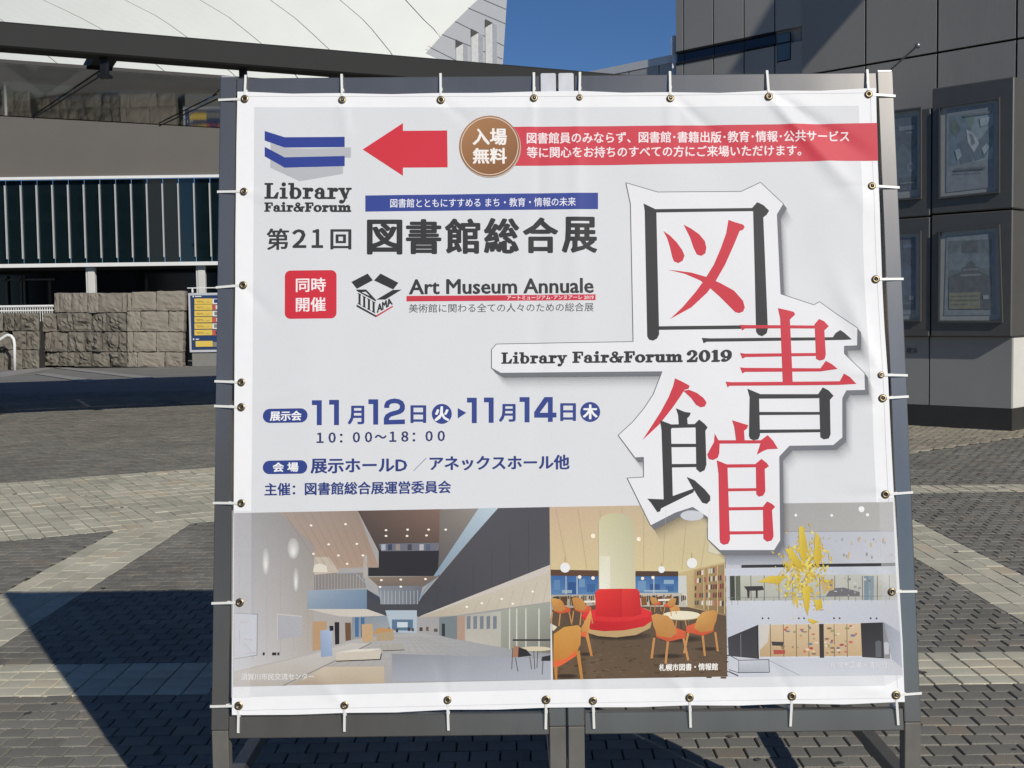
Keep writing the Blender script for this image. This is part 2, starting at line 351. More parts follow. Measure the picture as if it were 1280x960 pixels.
# ------------------------------------------------------------------ exhibition hall behind: facade, glass, recess
YF = 40.0
FG_ = glass('dark_teal_glass', (.004, .010, .011), 1.75, .03); RECG = glass('recess_glass', (.006, .008, .009), 1.45, .08)
FASC = mat('brown_fascia_panel', (.135, .122, .104), .6, var=.05, scale=.8)
HALL = thing('exhibition_hall', 'brown-faced hall front with a dark glass band and thin white mullions, behind the canopy', 'building', (-10, YF, 0))
xl, xr = -30.0, 3.0; zt = gy(100, 223, YF)[2]; zb = gy(100, 331, YF)[2]
MB().box(xl, xr, YF, YF + .5, zt + .06, 8.7).build('fascia', FASC, HALL)
MB().box(xl, xr, YF - .10, YF + .02, zt - .03, zt + .058).build('white_trim', WPAINT, HALL); MB().box(xl, xr, YF - .12, YF + .02, zb - .07, zb + .05).build('white_trim', WPAINT, HALL)
xm = [gy(4.7 + 19.72 * i, 225, YF)[0] for i in range(-6, 24)]
for i in range(len(xm) - 1): MB().box(xm[i] + .012, xm[i + 1] - .012, YF + .12, YF + .16, zb + .05, zt - .03).build('glass_panel', FG_, HALL)
for x in xm: MB().box(x - .016, x + .016, YF + .02, YF + .10, zb + .22, zt - .2).build('mullion', MULL, HALL)
MB().box(xl, xr, YF + 3.0, YF + 3.1, 0, zb + .2).build('recessed_glass', RECG, HALL); MB().box(xl, xr, YF + .16, YF + 3.0, zb - .06, zb - .02).build('recess_ceiling', DECK, HALL)
WCOL = mat('white_column', (.62, .61, .57), .5, var=.05)
for x in (109.5, 248.5, -30, 390, 530):
    c_ = gy(x, 345, YF - .2)[0]
    cl = MB().box(c_ - .12, c_ + .12, YF + .1, YF + .32, 0, zb - .07).build('column', WCOL, HALL, bevel=.02); MB().box(c_ - .17, c_ - .125, YF + .12, YF + .28, 0, zb - .075).build('column_fin', WCOL, cl)
# inside the recess: pale frames and small lettering on the glass, too small to read
for x0 in (8, 26, 30): q_ = gy(x0, 345, YF + 2.9); MB().box(q_[0] - .03, q_[0] + .03, YF + 2.86, YF + 2.95, 0, gy(x0, 345, YF + 2.9)[2]).build('door_stile', mat('grey_stile', (.14, .15, .15), .5), HALL)
q_ = gy(0, 350, YF + 2.85); MB().box(q_[0] - 2, gy(27, 350, YF)[0], YF + 2.86, YF + 2.93, q_[2] - .03, q_[2] + .03).build('door_rail', bpy.data.materials['grey_stile'], HALL)

# buildings across the square, behind the viewer, mirrored in the dark glass
OFW = mat('office_wall', (.34, .36, .37), .7, var=.05, scale=.3); OFG = glass('office_glass', (.02, .04, .05), 1.5, .1)
for (x0, x1, y0, hh, lb) in ((-62, -44, -66, 30, 'tall pale office tower behind the viewer, left'), (-36, -28, -58, 44, 'slender pale office tower behind the viewer'), (-22, -4, -74, 20, 'low wide office block behind the viewer')):
    ob = thing('office_block', lb, 'building', ((x0 + x1) / 2, y0, 0)); MB().box(x0, x1, y0 - 14, y0, 0, hh).build('wall', OFW, ob); pane = None; z = 2.0
    while z < hh - 3:
        x = x0 + .8
        while x < x1 - 1.6:
            if pane is None: pane = MB().box(0, 1.5, 0, .06, 0, 2.0).build('window', OFG, ob); pane.location = (x, y0 + .001, z); pane.matrix_parent_inverse = ob.matrix_world.inverted()
            else: c_ = pane.copy(); COL.objects.link(c_); c_.location = (x, y0 + .001, z)
            x += 2.2
        z += 3.2
# ------------------------------------------------------------------ white shell roof far behind
SHELL = mat('white_shell_tiles', (.72, .73, .675), .5, var=.035, scale=.35, bump=.02, bscale=20); SEAM = mat('dark_seam', (.09, .09, .085), .8)
EWALL = mat('end_wall_panel', (.50, .51, .52), .6, var=.03, scale=.4); EWJ = mat('wall_joint', (.2, .2, .2), .8); EW2 = mat('slot_reveal', (.68, .68, .65), .6)
def shell(px):
    """point of the leaning, bulging roof seen at a photo pixel"""
    r = ray([px[0]], [px[1]])[0]; t = 60.0
    for _ in range(30):
        P = CO + r * t; Y = 62 + .55 * (P[2] - 12) + .012 * (P[2] - 12) ** 2 + .010 * (P[0] + 14) ** 2; t = t + (Y - P[1]) / r[1] * .7
    return CO + r * t
ROOF = thing('shell_roof_hall', 'huge curved white shell roof with fine dark seams and a pale end wall', 'building', (-14, 70, 0))
SE = [[(-150, 10), (-90, 45), (-30, 90), (10, 130)], [(-40, -12), (-2, 22), (60, 70), (110, 110)], [(40, -8), (54, 0), (95, 19), (132, 39), (185, 72), (225, 105)], [(138, -10), (156, 0), (200, 22), (236, 48), (275, 78), (305, 105)], [(232, -12), (250, 0), (287, 22), (329, 56), (365, 88), (380, 108)],
      [(320, -14), (338, 0), (372, 25), (414, 64), (440, 92), (450, 108)], [(408, -16), (425, 0), (458, 28), (492, 70), (505, 92), (515, 110)], [(488, -20), (507, 0), (530, 25), (543, 37), (560, 58), (574, 78), (590, 104)]]
EDGE = [(652, -60), (625, -24), (598, 0), (573, 24), (555, 42), (540, 60), (526, 74), (505, 104)]
TOPY = -60
def along_n(pts, n=14): return along(pts, np.linspace(0, 1, n))
def extend(l): a, b = np.array(l[0], float), np.array(l[1], float); d = (a - b) / abs(a - b)[1]; return [tuple(a + d * (a[1] - TOPY))] + list(l) if a[1] > TOPY else list(l)
curves = [along_n([(-260, 30), (-200, 75), (-130, 130)])] + [along_n(extend(c)) for c in SE]
for k in range(len(curves)):
    A_, B_ = curves[k], (curves[k + 1] if k + 1 < len(curves) else None)
    if B_ is None: break
    m = MB(); ns = 6; grid = []
    for a, b in zip(A_, B_):
        grid.append([shell(a + (b - a) * (j / ns)) for j in range(ns + 1)])
    for i in range(len(grid)):
        row = grid[i]; d = (row[-1] - row[0]); d = d / np.linalg.norm(d) * .028; row[0] = row[0] + d; row[-1] = row[-1] - d
    V = [p for r_ in grid for p in r_]; n = len(V); V += [p + np.array([0, .25, -.1]) for p in V]; f = []
    for i in range(len(grid) - 1):
        for j in range(ns): a = i * (ns + 1) + j; f.append((a, a + 1, a + ns + 2, a + ns + 1))
        for j in (0, ns): a = i * (ns + 1) + j; f.append((a, a + ns + 1, a + ns + 1 + n, a + n))
    m.add(V, f); m.build('roof_panel', SHELL, ROOF, smooth=False)
# last panel, from the last seam to the curved edge; and a dark under-layer seen in the joints
last = curves[-1]; ed = along_n(EDGE); m = MB(); grid = [[shell(a + (b - a) * (j / 6)) for j in range(7)] for a, b in zip(last, ed)]
for r_ in grid: d = r_[-1] - r_[0]; r_[0] = r_[0] + d / np.linalg.norm(d) * .028
V = [p for r_ in grid for p in r_]; m.add(V, [(i * 7 + j, i * 7 + j + 1, i * 7 + j + 8, i * 7 + j + 7) for i in range(len(grid) - 1) for j in range(6)]); m.build('roof_panel', SHELL, ROOF)
m = MB(); allc = curves + [ed]; V = []; f = []
for r_ in allc: V += [shell(p) + np.array([0, .2, -.08]) for p in r_]
for k in range(len(allc) - 1):
    for i in range(13): a = k * 14 + i; f.append((a, a + 1, a + 15, a + 14))
m.add(V, f).build('under_roof', SEAM, ROOF)
# end wall: flat, facing the square
E0 = shell((526, 74)); EP = E0 + np.array([0, .3, 0]); EN = np.array([-.12, -1, 0])
def ew(p): return hit([p], EP, EN)[0]
outline = [(ed[i][0] - 1.5, ed[i][1]) for i in range(14)] + [(627, 104), (628.5, 80), (633.5, 0), (637.5, -60)]
m = MB(); cols = {}
EWALLO = m.prism([ew(p) for p in outline], (0, .4, 0)).build('end_wall', EWALL, ROOF)
off = lambda p, d: ew(p) + np.array([0, -d, 0])
for pts in ([(528, 74), (600, 100)], [(535, 58), (626, 104)], [(552, 43), (628, 74)], [(569, 27), (631, 58)], [(585, 10), (632, 30)], [(600, -2), (633, 12)]):
    m = MB(); a, b = off(pts[0], .02), off(pts[1], .02); m.obox(a, b - a, (0, .02, 0), (0, 0, .03)).build('wall_joint', EWJ, EWALLO)
for x, y in ((570, 50), (589, 36.5), (606.6, 24.5)):
    MB().prism([off(p, .03) for p in ((x, y), (x + .5, 104), (x + 9.5, 104), (x + 9, y + 4))], (0, .02, 0)).build('slot_reveal', EW2, EWALLO)
    MB().prism([off(p, .05) for p in ((x, y - .5), (x + 9.5, y + 4.3), (x, y + 10))], (0, .02, 0)).build('slot_dark_top', SEAM, EWALLO)  # dark triangle at the top of each slot
    MB().prism([off(p, .04) for p in ((x + 9.2, y + 4.5), (x + 9.7, 104), (x + 15, 104), (x + 14.5, y + 7))], (0, .02, 0)).build('slot_shade', mat('slot_side_shade', (.40, .41, .43), .6) if 'slot_side_shade' not in bpy.data.materials else bpy.data.materials['slot_side_shade'], EWALLO)  # shade on the slot's side painted as a darker grey plate

# ------------------------------------------------------------------ stone walls: every block its own piece
ST1 = mat('rough_shaded_granite', (.165, .148, .12), .9, var=.28, scale=3.5, bump=1.0, bscale=9, dirt=.5, dirtcol=(.09, .078, .065)); ST2 = mat('dressed_granite', (.25, .222, .18), .88, var=.14, scale=3, bump=.6, bscale=14, dirt=.25, dirtcol=(.15, .13, .11))  # rough faces also given a darker colour for turning away from the sun
CORE = mat('wall_core', (.03, .028, .025), .95)
def blocks(wall, P, N, rows, thick=.9, depth=.5):
    N = np.array([*N, 0.0]); N /= np.linalg.norm(N)
    for ytop, ybot, xs, m_ in rows:
        for i in range(len(xs) - 1):
            (xa, xb) = xs[i] + .35, xs[i + 1] - .35
            ye0, ye1 = (ytop if isinstance(ytop, (int, float)) else ytop[i]), (ybot if isinstance(ybot, (int, float)) else ybot[i])
            q_ = hit([(xa, ye0 + .35), (xb, ye0 + .35), (xb, ye1 - .35), (xa, ye1 - .35)], P, N); c = q_.mean(0)
            pr = rng.uniform(-.05, .05) if m_ is ST1 else rng.uniform(-.015, .015)
            w_ = MB(); G_ = 7; rough = m_ is ST1; V = []; amp = .085 if rough else .022; hx, hz = rng.normal(0, 1, 2) * (.05 if rough else .008)
            bump_ = rng.normal(0, 1, (G_ + 1, G_ + 1)); bump_ = (bump_ + np.roll(bump_, 1, 0) + np.roll(bump_, 1, 1)) / 1.7
            for a_ in range(G_ + 1):
                for b_ in range(G_ + 1):
                    u_, v_ = a_ / G_, b_ / G_; e_ = min(u_, 1 - u_, v_, 1 - v_); edge = min(e_ * G_, 1.0) if not rough else min(e_ * G_, 2.0) / 2
                    P_ = (q_[0] * (1 - u_) + q_[1] * u_) * (1 - v_) + (q_[3] * (1 - u_) + q_[2] * u_) * v_
                    jit = (0, 0, 0) if 0 < a_ < G_ and 0 < b_ < G_ else (rng.uniform(-.012, .012), 0, rng.uniform(-.012, .012))
                    V.append(P_ + np.array(jit) + N * (pr + (.05 if rough else .02) * edge + (hx * (u_ - .5) * 2 + hz * (v_ - .5) * 2) + amp * .5 * bump_[a_, b_] * edge))
            w_.add(V, [(a_ * (G_ + 1) + b_, a_ * (G_ + 1) + b_ + 1, (a_ + 1) * (G_ + 1) + b_ + 1, (a_ + 1) * (G_ + 1) + b_) for a_ in range(G_) for b_ in range(G_)])
            rim = [(a_, 0) for a_ in range(G_)] + [(G_, b_) for b_ in range(G_)] + [(G_ - a_, G_) for a_ in range(G_)] + [(0, G_ - b_) for b_ in range(G_)]
            rv = [V[a_ * (G_ + 1) + b_] for a_, b_ in rim]; w_.add(rv + [k - N * depth for k in rv], [(k, (k + 1) % len(rv), len(rv) + (k + 1) % len(rv), len(rv) + k) for k in range(len(rv))] + [tuple(range(len(rv), 2 * len(rv)))])
            w_.build('stone_block', m_, wall)
Wb = gz(160, 459.5); WN = (-.20, -1); WN2 = (.10, -1)
W1 = thing('stone_wall', 'tall four-course granite block wall, rough on its left half, left of the information sign', 'wall', Wb)
blocks(W1, Wb, WN, [(366, 390.5, [68, 74, 89, 109.5, 123, 152.5, 158], ST2), (390.8, 414.5, [55.5, 72, 92.5, 112.5, 133, 157], ST1), (414.8, 439.5, [57, 65, 86, 105.5, 127, 148, 158.5], ST1), (439.8, [457, 457.5, 458, 458.3, 458.8, 459.3], [56.5, 73.5, 94, 114.5, 136.5, 158.5], ST1)])
blocks(W1, Wb, WN2, [([366, 364.5, 363.5], 388.7, [159, 164.5, 195.5, 231.5], ST2), (389, 414.5, [158.5, 176, 210.5, 230], ST2), (414.8, 439.8, [159, 167, 195.5, 229], ST2), (440.1, 458.8, [159, 172, 206, 228.5], ST2)])
a_ = hit([(60, 458)], Wb, (*WN, 0))[0]; b_ = hit([(229, 458)], Wb, (*WN2, 0))[0]
MB().prism([(a_[0], a_[1] + .14, 0), (Wb[0], Wb[1] + .14, 0), (b_[0] - .15, b_[1] + .14, 0), (b_[0] - .2, b_[1] + 1.3, 0), (a_[0], a_[1] + 1.6, 0)], (0, 0, 1.4)).build('core', CORE, W1)
Wc = gz(30, 461.5); W2 = thing('stone_wall', 'lower three-course granite block wall with a white railing on top, far left', 'wall', Wc)
blocks(W2, Wc, (.30, -1), [(390.8, 413.5, [-60, -36, -14, 4, 18.5, 26, 49], ST1), (413.8, 437, [-58, -40, -16, -2, 16, 33, 49.5], ST1), (437.3, [464.5, 463.6, 463, 462.4, 461, 460, 458.5], [-60, -38, -12, 5.5, 28, 49], ST1)])
a_ = hit([(-60, 460)], Wc, (.30, -1, 0))[0]; b_ = hit([(47, 460)], Wc, (.30, -1, 0))[0]
MB().prism([(a_[0], a_[1] + .14, 0), (b_[0], b_[1] + .14, 0), (b_[0], b_[1] + 1.2, 0), (a_[0], a_[1] + 1.2, 0)], (0, 0, 1.45)).build('core', CORE, W2)
# white railing on the low wall
Yr = Wc[1] + 2.2; RL = thing('white_railing', 'low white pipe railing on top of the far left stone wall', 'railing', (gy(30, 390, Yr)[0], Yr, 0))
for yy, r_ in ((382.5, .04), (388, .025)): a_, b_ = gy(-90, yy, Yr), gy(67, yy, Yr); MB().tube([(a_[0], Yr, b_[2]), (b_[0], Yr, b_[2])], r_).build('rail', WPAINT, RL)
zr = gy(30, 382, Yr)[2]
for i in range(46): x = gy(-70 + i * 3, 385, Yr)[0]; MB().box(x - .012, x + .012, Yr - .012, Yr + .012, zr - .9, zr - .04).build('baluster', WPAINT, RL)
# white bent handrail in front
hb_ = gz(18.5, 463); Y_ = hb_[1]; HR_ = thing('handrail', 'bent white pipe handrail in front of the low stone wall', 'handrail', hb_)
pts = [(-30, 441), (0, 424.5), (6, 420.5), (10, 418.8), (14, 420), (17, 424), (18, 430), (18.5, 464)]; MB().tube([gy(a, b, Y_) for a, b in pts], .045, 10).build('pipe', WPAINT, HR_, smooth=True)
MB().tube([gy(-30, 441, Y_), (gy(-30, 441, Y_)[0], Y_, 0)], .045, 10).build('pipe', WPAINT, HR_, smooth=True)

# ------------------------------------------------------------------ information sign
Ks = gz(262, 457.5); YK = Ks[1]; KI = thing('information_sign', 'free-standing information sign with a blue board and yellow list in a pale frame', 'sign', Ks)
def kb(x0, y0, x1, y1, d0, d1): a, b = gy(x0, y1, YK), gy(x1, y0, YK); return (a[0], b[0], YK + d0, YK + d1, a[2], b[2])
FRA = mat('pale_sign_frame', (.62, .63, .66), .4, .2, var=.03); BLU = mat('sign_blue', (.02, .045, .13), .5, var=.03); YEL = mat('sign_yellow', (.72, .52, .10), .5, var=.03); PIN = mat('sign_red', (.5, .1, .08), .5); PLN = mat('grey_plinth', (.21, .205, .185), .7, var=.06)
MB().box(*kb(240, 441, 300, 457.8, .05, .45)).build('plinth', PLN, KI); MB().box(*kb(237, 365.5, 304, 440.6, .0, .5)).build('frame', FRA, KI, bevel=.01); MB().box(*kb(240, 368.5, 301, 437, -.02, .0)).build('blue_board', BLU, KI)
for i, y0 in enumerate((373, 380.4, 388.2, 396, 404, 412)): MB().box(*kb(243.5, y0, 265.5, y0 + 7.2, -.035, -.021)).build('yellow_panel', YEL, KI); MB().box(*kb(266, y0, 296, y0 + 7.2, -.035, -.021)).build('picture_panel', PIN if i % 2 else WPAINT, KI)
MB().box(*kb(245, 426, 266, 433.5, -.035, -.021)).build('yellow_panel', YEL, KI); MB().box(*kb(266.4, 427, 296, 433.5, -.035, -.021)).build('picture_panel', PLN, KI)
for x0, y0, x1, y1 in ((241, 369.6, 242.6, 371.6), (244, 370, 252, 371.2), (241.5, 423, 243, 425), (245, 423.4, 249, 424.6)): MB().box(*kb(x0, y0, x1, y1, -.03, -.021)).build('white_lettering', WPAINT, KI)
for y0 in (375.8, 383.2, 391, 398.8, 406.8, 414.8): MB().box(*kb(246, y0, 254, y0 + 1, -.04, -.0352)).build('list_line', mat('ochre_print', (.45, .3, .06), .6) if 'ochre_print' not in bpy.data.materials else bpy.data.materials['ochre_print'], KI)
for y0 in (373, 380.4, 388.2, 396, 404, 412):
    for k_ in range(3): MB().box(*kb(247 + k_ * 5.6, y0 + 4.2, 251.2 + k_ * 5.6 - (k_ % 2), y0 + 4.9, -.04, -.0352)).build('list_line', bpy.data.materials['ochre_print'], KI)
for (xa_, ya_, m_) in ((268, 374, BLU), (270, 381.6, WPAINT), (268.4, 389.4, PLN), (271, 397.4, WPAINT), (268, 405, PLN), (270, 413.4, BLU)): MB().box(*kb(xa_, ya_, xa_ + 9, ya_ + 4.6, -.04, -.0352)).build('picture_detail', m_, KI)
MB().box(*kb(233, 358.5, 300, 360.5, .1, .2)).build('top_bar', WPAINT, KI); MB().box(*kb(238.5, 360.5, 239.8, 365.6, .1, .2)).build('bar_post', WPAINT, KI)

# ------------------------------------------------------------------ right-hand building, its plinth and display cases
RB0 = gz(1266, 539); DV = np.array([-.7071, .7071, 0]); NV = np.array([-.7071, -.7071, 0])
WGREY = mat('grey_wall_panel', (.325, .31, .28), .55, var=.05, scale=1.1, bump=.05, bscale=60, stretch=(1, 1, .18), dirt=.4, dirtcol=(.15, .145, .135)); WGR2 = mat('beige_wall_panel', (.38, .365, .33), .6, var=.05, scale=1, dirt=.12, dirtcol=(.15, .14, .13)); GAP = mat('panel_gap', (.01, .01, .011), .9)
DKB = mat('dark_base', (.035, .034, .032), .6, var=.1); CASE = mat('case_steel', (.125, .123, .115), .42, .4, var=.06); CASEF = mat('case_edge_steel', (.30, .31, .32), .35, .7)
RBD = thing('panel_building', 'grey panel-clad building with dark joints receding on the right', 'building', RB0)
Pw = RB0 - NV * .45
def rw(p, P=None): return hit([p], RB0 if P is None else P, NV)[0]
def panel(quad, P, m_, name='wall_panel', th=.06, gap=.012, parent=None):
    q_ = [rw(p, P) for p in quad]; c = sum(q_) / len(q_); v = []
    for k in q_:
        d = k - c; al = (d @ DV); dz = d[2]; v.append(c + DV * (al - math.copysign(gap, al)) + np.array([0, 0, dz - math.copysign(gap, dz)]))
    return MB().prism(v, -NV * th).build(name, m_, parent or RBD)
# backing
bk = [rw(p, Pw - NV * .07) for p in ((1001, -260), (1730, -620), (1730, 720), (1001, 520))]; b0, b1, b2, b3 = bk; MB().prism([(b1[0], b1[1], 0), (b1[0], b1[1], 9), (b0[0], b0[1], 9), (b0[0], b0[1], 0)], -NV * .5).build('backing_wall', GAP, RBD)
zj = lambda xa, ya: rw((xa, ya), Pw)[2]
zJ = zj(1150, 69.5)   # height of the long horizontal joint
def wall_x(x): p = rw((x, 300), Pw); return float((p - Pw) @ DV)
tx = [wall_x(x) for x in (1001, 1081, 1170, 1268, 1385, 1530, 1720)]; zs = [.28, zj(1268, 312), zJ, zJ + (zJ - zj(1268, 312)), zJ + 2 * (zJ - zj(1268, 312))]
for i in range(len(tx) - 1):
    for j in range(len(zs) - 1):
        a0, a1 = tx[i + 1] + .014, tx[i] - .014
        if i == 0 and j >= 0: pass
        o_ = Pw + DV * a0; MB().prism([(o_[0], o_[1], zs[j] + .014), (o_[0], o_[1], zs[j + 1] - .014), tuple((Pw + DV * a1)[:2]) + (zs[j + 1] - .014,), tuple((Pw + DV * a1)[:2]) + (zs[j] + .014,)], -NV * .055).build('wall_panel', WGREY, RBD)
o_ = Pw + DV * tx[-1]; e_ = Pw + DV * tx[0]; MB().prism([(o_[0], o_[1], 0), (o_[0], o_[1], .275), (e_[0], e_[1], .275), (e_[0], e_[1], 0)], -NV * .05).build('base_course', DKB, RBD)
# far, set-back wing with its window strip
Pf = RB0 - NV * .52
FW_ = thing('rear_wing', 'set-back beige wing with slanting dark blue windows, right of the sky', 'building', rw((920, 500), Pf))
def fx(x): return float((rw((x, 300), Pf) - Pf) @ DV)
f0, f1 = fx(848), fx(1040); a_, b_ = Pf + DV * f0, Pf + DV * f1
MB().prism([(a_[0], a_[1], 0), (a_[0], a_[1], 9), (b_[0], b_[1], 9), (b_[0], b_[1], 0)], -NV * 1.2).build('wall_core', WGR2, FW_)
zw1, zw0 = rw((895, 57.5), Pf)[2], rw((895, 71.5), Pf)[2]; xs = [848.5, 858.5, 895.5, 933.5, 971.5, 1010]
for i in range(len(xs) - 1):
    p_, q_ = Pf + DV * (fx(xs[i]) - .012), Pf + DV * (fx(xs[i + 1]) + .012)
    for z0, z1 in ((.0, zw0 - .02), (zw1 + .02, 8.9)): MB().prism([(p_[0], p_[1], z0), (p_[0], p_[1], z1), (q_[0], q_[1], z1), (q_[0], q_[1], z0)], NV * .06).build('wall_panel', WGR2, FW_)
WBL = glass('blue_window_glass', (.018, .03, .06), 1.5, .08); WPL = glass('pale_window_glass', (.11, .16, .19), 1.5, .1)
for i in range(4):
    p_, q_ = Pf + DV * (fx(xs[i]) - .01) + NV * .012, Pf + DV * (fx(xs[i + 1]) + .01) + NV * .012; wi = MB().prism([(p_[0], p_[1], zw0 + .012), (p_[0], p_[1], zw1 - .012), (q_[0], q_[1], zw1 - .012), (q_[0], q_[1], zw0 + .012)], NV * .015).build('window', WBL, FW_)
    for z0, z1 in ((zw0 - .018, zw0 + .01), (zw1 - .01, zw1 + .018)): MB().prism([(p_[0], p_[1], z0), (p_[0], p_[1], z1), (q_[0], q_[1], z1), (q_[0], q_[1], z0)], NV * .055).build('window_frame', GAP, wi)
for ya, yb in ((44, 54.5), (56.5, 77)):
    pp = [rw(p, Pf + NV * .065) for p in ((972, ya), (987.5, ya - 3.4), (987.5, yb - 3.2), (972, yb))]; MB().prism(pp, NV * .01).build('pale_window', WPL, FW_)
    c_ = sum(pp) / 4; MB().prism([c_ + (k - c_) * 1.12 for k in pp], -NV * .008).build('window_frame', GAP, FW_)
# low parapet block between the sky and the wing
Pp = rw((842, 440), RB0 - NV * .6); PB = thing('parapet_block', 'low pale panelled parapet rising towards the grey building, below the blue sky', 'building', Pp)
zp = rw((842, 68), Pp)[2]
xs = [700, 748, 787.5, 825, 841]
for i in range(len(xs) - 1):
    p_, q_ = [Pp + DV * float((rw((x, 300), Pp) - Pp) @ DV) for x in (xs[i], xs[i + 1])]; p_ = p_ - DV * .012; q_ = q_ + DV * .012
    MB().prism([(p_[0], p_[1], 0), (p_[0], p_[1], zp - .12), (q_[0], q_[1], zp - .12), (q_[0], q_[1], 0)], -NV * .5).build('wall_panel', mat('pale_parapet', (.5, .49, .46), .6, var=.03) if 'pale_parapet' not in bpy.data.materials else bpy.data.materials['pale_parapet'], PB)
p_, q_ = [Pp + DV * float((rw((x, 300), Pp) - Pp) @ DV) for x in (700, 841)]; p_ = p_ + NV * .006; q_ = q_ + NV * .006
MB().prism([(p_[0], p_[1], zp - .115), (p_[0], p_[1], zp), (q_[0], q_[1], zp), (q_[0], q_[1], zp - .115)], -NV * .6).build('coping', WPAINT, PB)
p_ = Pp + DV * float((rw((844.5, 300), Pp) - Pp) @ DV); MB().box(p_[0] - .05, p_[0] + .05, p_[1] - .1, p_[1], 0, zp + .25).build('end_post', FRA, PB)
# plinth under the cases, its sunlit end put in as a paler colour
PLI = thing('plinth', 'grey panelled plinth with a dark foot under the poster cases on the right', 'plinth', RB0)
def pz(x, y): return rw((x, y))[2]
ze, zq = pz(1263, 511), pz(1263, 421.5)
def px_(x): return float((rw((x, 470)) - RB0) @ DV)
PLM = mat('plinth_panel', (.31, .305, .29), .55, var=.05, scale=1.2, dirt=.1, dirtcol=(.12, .12, .12)); PLE = mat('plinth_sunlit_end', (.62, .61, .57), .6, var=.03)
xs = [1020, 1092, 1161.5, 1265.5]
for i in range(3):
    p_, q_ = RB0 + DV * px_(xs[i]) - DV * .01, RB0 + DV * px_(xs[i + 1]) + DV * .01; MB().prism([(p_[0], p_[1], ze + .003), (p_[0], p_[1], zq), (q_[0], q_[1], zq), (q_[0], q_[1], ze + .003)], -NV * .05).build('panel', PLM, PLI)
p_, q_ = RB0 + DV * px_(1020), RB0 + DV * px_(1265.5)
MB().prism([(p_[0], p_[1], 0), (p_[0], p_[1], ze), (q_[0], q_[1], ze), (q_[0], q_[1], 0)], -NV * .38).build('foot', DKB, PLI); e_ = q_ - NV * .052 + DV * .012
MB().prism([(p_[0] + .04, p_[1] + .04, ze + .003), (p_[0] + .04, p_[1] + .04, zq - .003), (e_[0], e_[1], zq - .003), (e_[0], e_[1], ze + .003)], -NV * .33).build('body', PLE, PLI)
# poster cases, two rows
POS = ink_mat('poster_print', noise=.12, nscale=14)
def colmesh(name, quads, P, parent, off0):
    V, Fc, C = [], [], []
    for k, (q_, c) in enumerate(quads):
        n = len(V); V += [rw(p, P) + NV * (off0 + k * .0004) for p in q_]; Fc.append(tuple(range(n, n + len(q_)))); C += [(*np.minimum((lin(c) * .5 + .06) * 4.0, .85), 1)] * len(q_)
    me = bpy.data.meshes.new(name); me.from_pydata([tuple(map(float, p)) for p in V], [], Fc); me.update(); at = me.color_attributes.new('ink', 'FLOAT_COLOR', 'CORNER'); at.data.foreach_set('color', np.array(C).ravel())
    return link(name, me, POS, parent)
MATW = mat('poster_mount', (.62, .61, .57), .5, var=.06); PGL = glass('case_glass', (.01, .01, .01), 1.5, .05, .93, (.92, .94, .95))
def case(x0, x1, yt, yb, win, post, label, art):
    P = RB0 + NV * .10; t0, t1 = [float((rw((x, 260), P) - P) @ DV) for x in (x0, x1)]; z0, z1 = rw((1240, yb), P)[2], rw((1240, yt), P)[2]
    c_ = thing('poster_case', label, 'poster case', P + DV * (t0 + t1) / 2 + np.array([0, 0, z0]), 'poster cases on the grey building')
    p_, q_ = P + DV * t0, P + DV * t1; MB().prism([(p_[0], p_[1], z0), (p_[0], p_[1], z1), (q_[0], q_[1], z1), (q_[0], q_[1], z0)], -NV * .5).build('case_body', CASE, c_, bevel=.012)
    MB().prism([rw(k, P + NV * .004) for k in win], -NV * .002).build('mount', MATW, c_)
    colmesh('poster', [(post, (96, 100, 104))] + art, P, c_, .008)
    w2 = [rw(k, P + NV * .035) for k in win]; cc = sum(w2) / 4
    for i in range(4):
        a, b = w2[i], w2[(i + 1) % 4]; a2, b2 = cc + (a - cc) * 1.045, cc + (b - cc) * 1.045; MB().prism([a, b, b2, a2], -NV * .03).build('window_frame', CASE, c_)
    MB().prism(w2, -NV * .004).build('glass', PGL, c_)
    return c_
def A(l, tr): return [([(x / tr[0] + tr[1], y / tr[0] + tr[2]) for x, y in q_], c) for q_, c in l]
t7 = (2.909, 840, 0); t8 = (3.2, 1080, 300)
W_ = lambda pts, tr: [(x / tr[0] + tr[1], y / tr[0] + tr[2]) for x, y in pts]
def blobs(x0, y0, x1, y1, n, cols, seed, sh=0):
    r = np.random.default_rng(seed); out = []
    for i in range(n):
        cx, cy = r.uniform(x0, x1), r.uniform(y0, y1); a = r.uniform(0, 3.14); l_, w2 = r.uniform(.08, .28) * (x1 - x0), r.uniform(.03, .1) * (x1 - x0); ca, sa = math.cos(a), math.sin(a)
        w2 *= 1.6; P_ = [(min(max(cx + math.cos(u_) * l_ * ca - math.sin(u_) * w2 * sa, x0), x1), min(max(cy + math.cos(u_) * l_ * sa + math.sin(u_) * w2 * ca, y0), y1)) for u_ in (0, .5, 1, 1.6, 2.2, 2.8, 3.4, 4, 4.6, 5.2, 5.8)]; out.append((P_, cols[r.integers(len(cols))]))
    return out
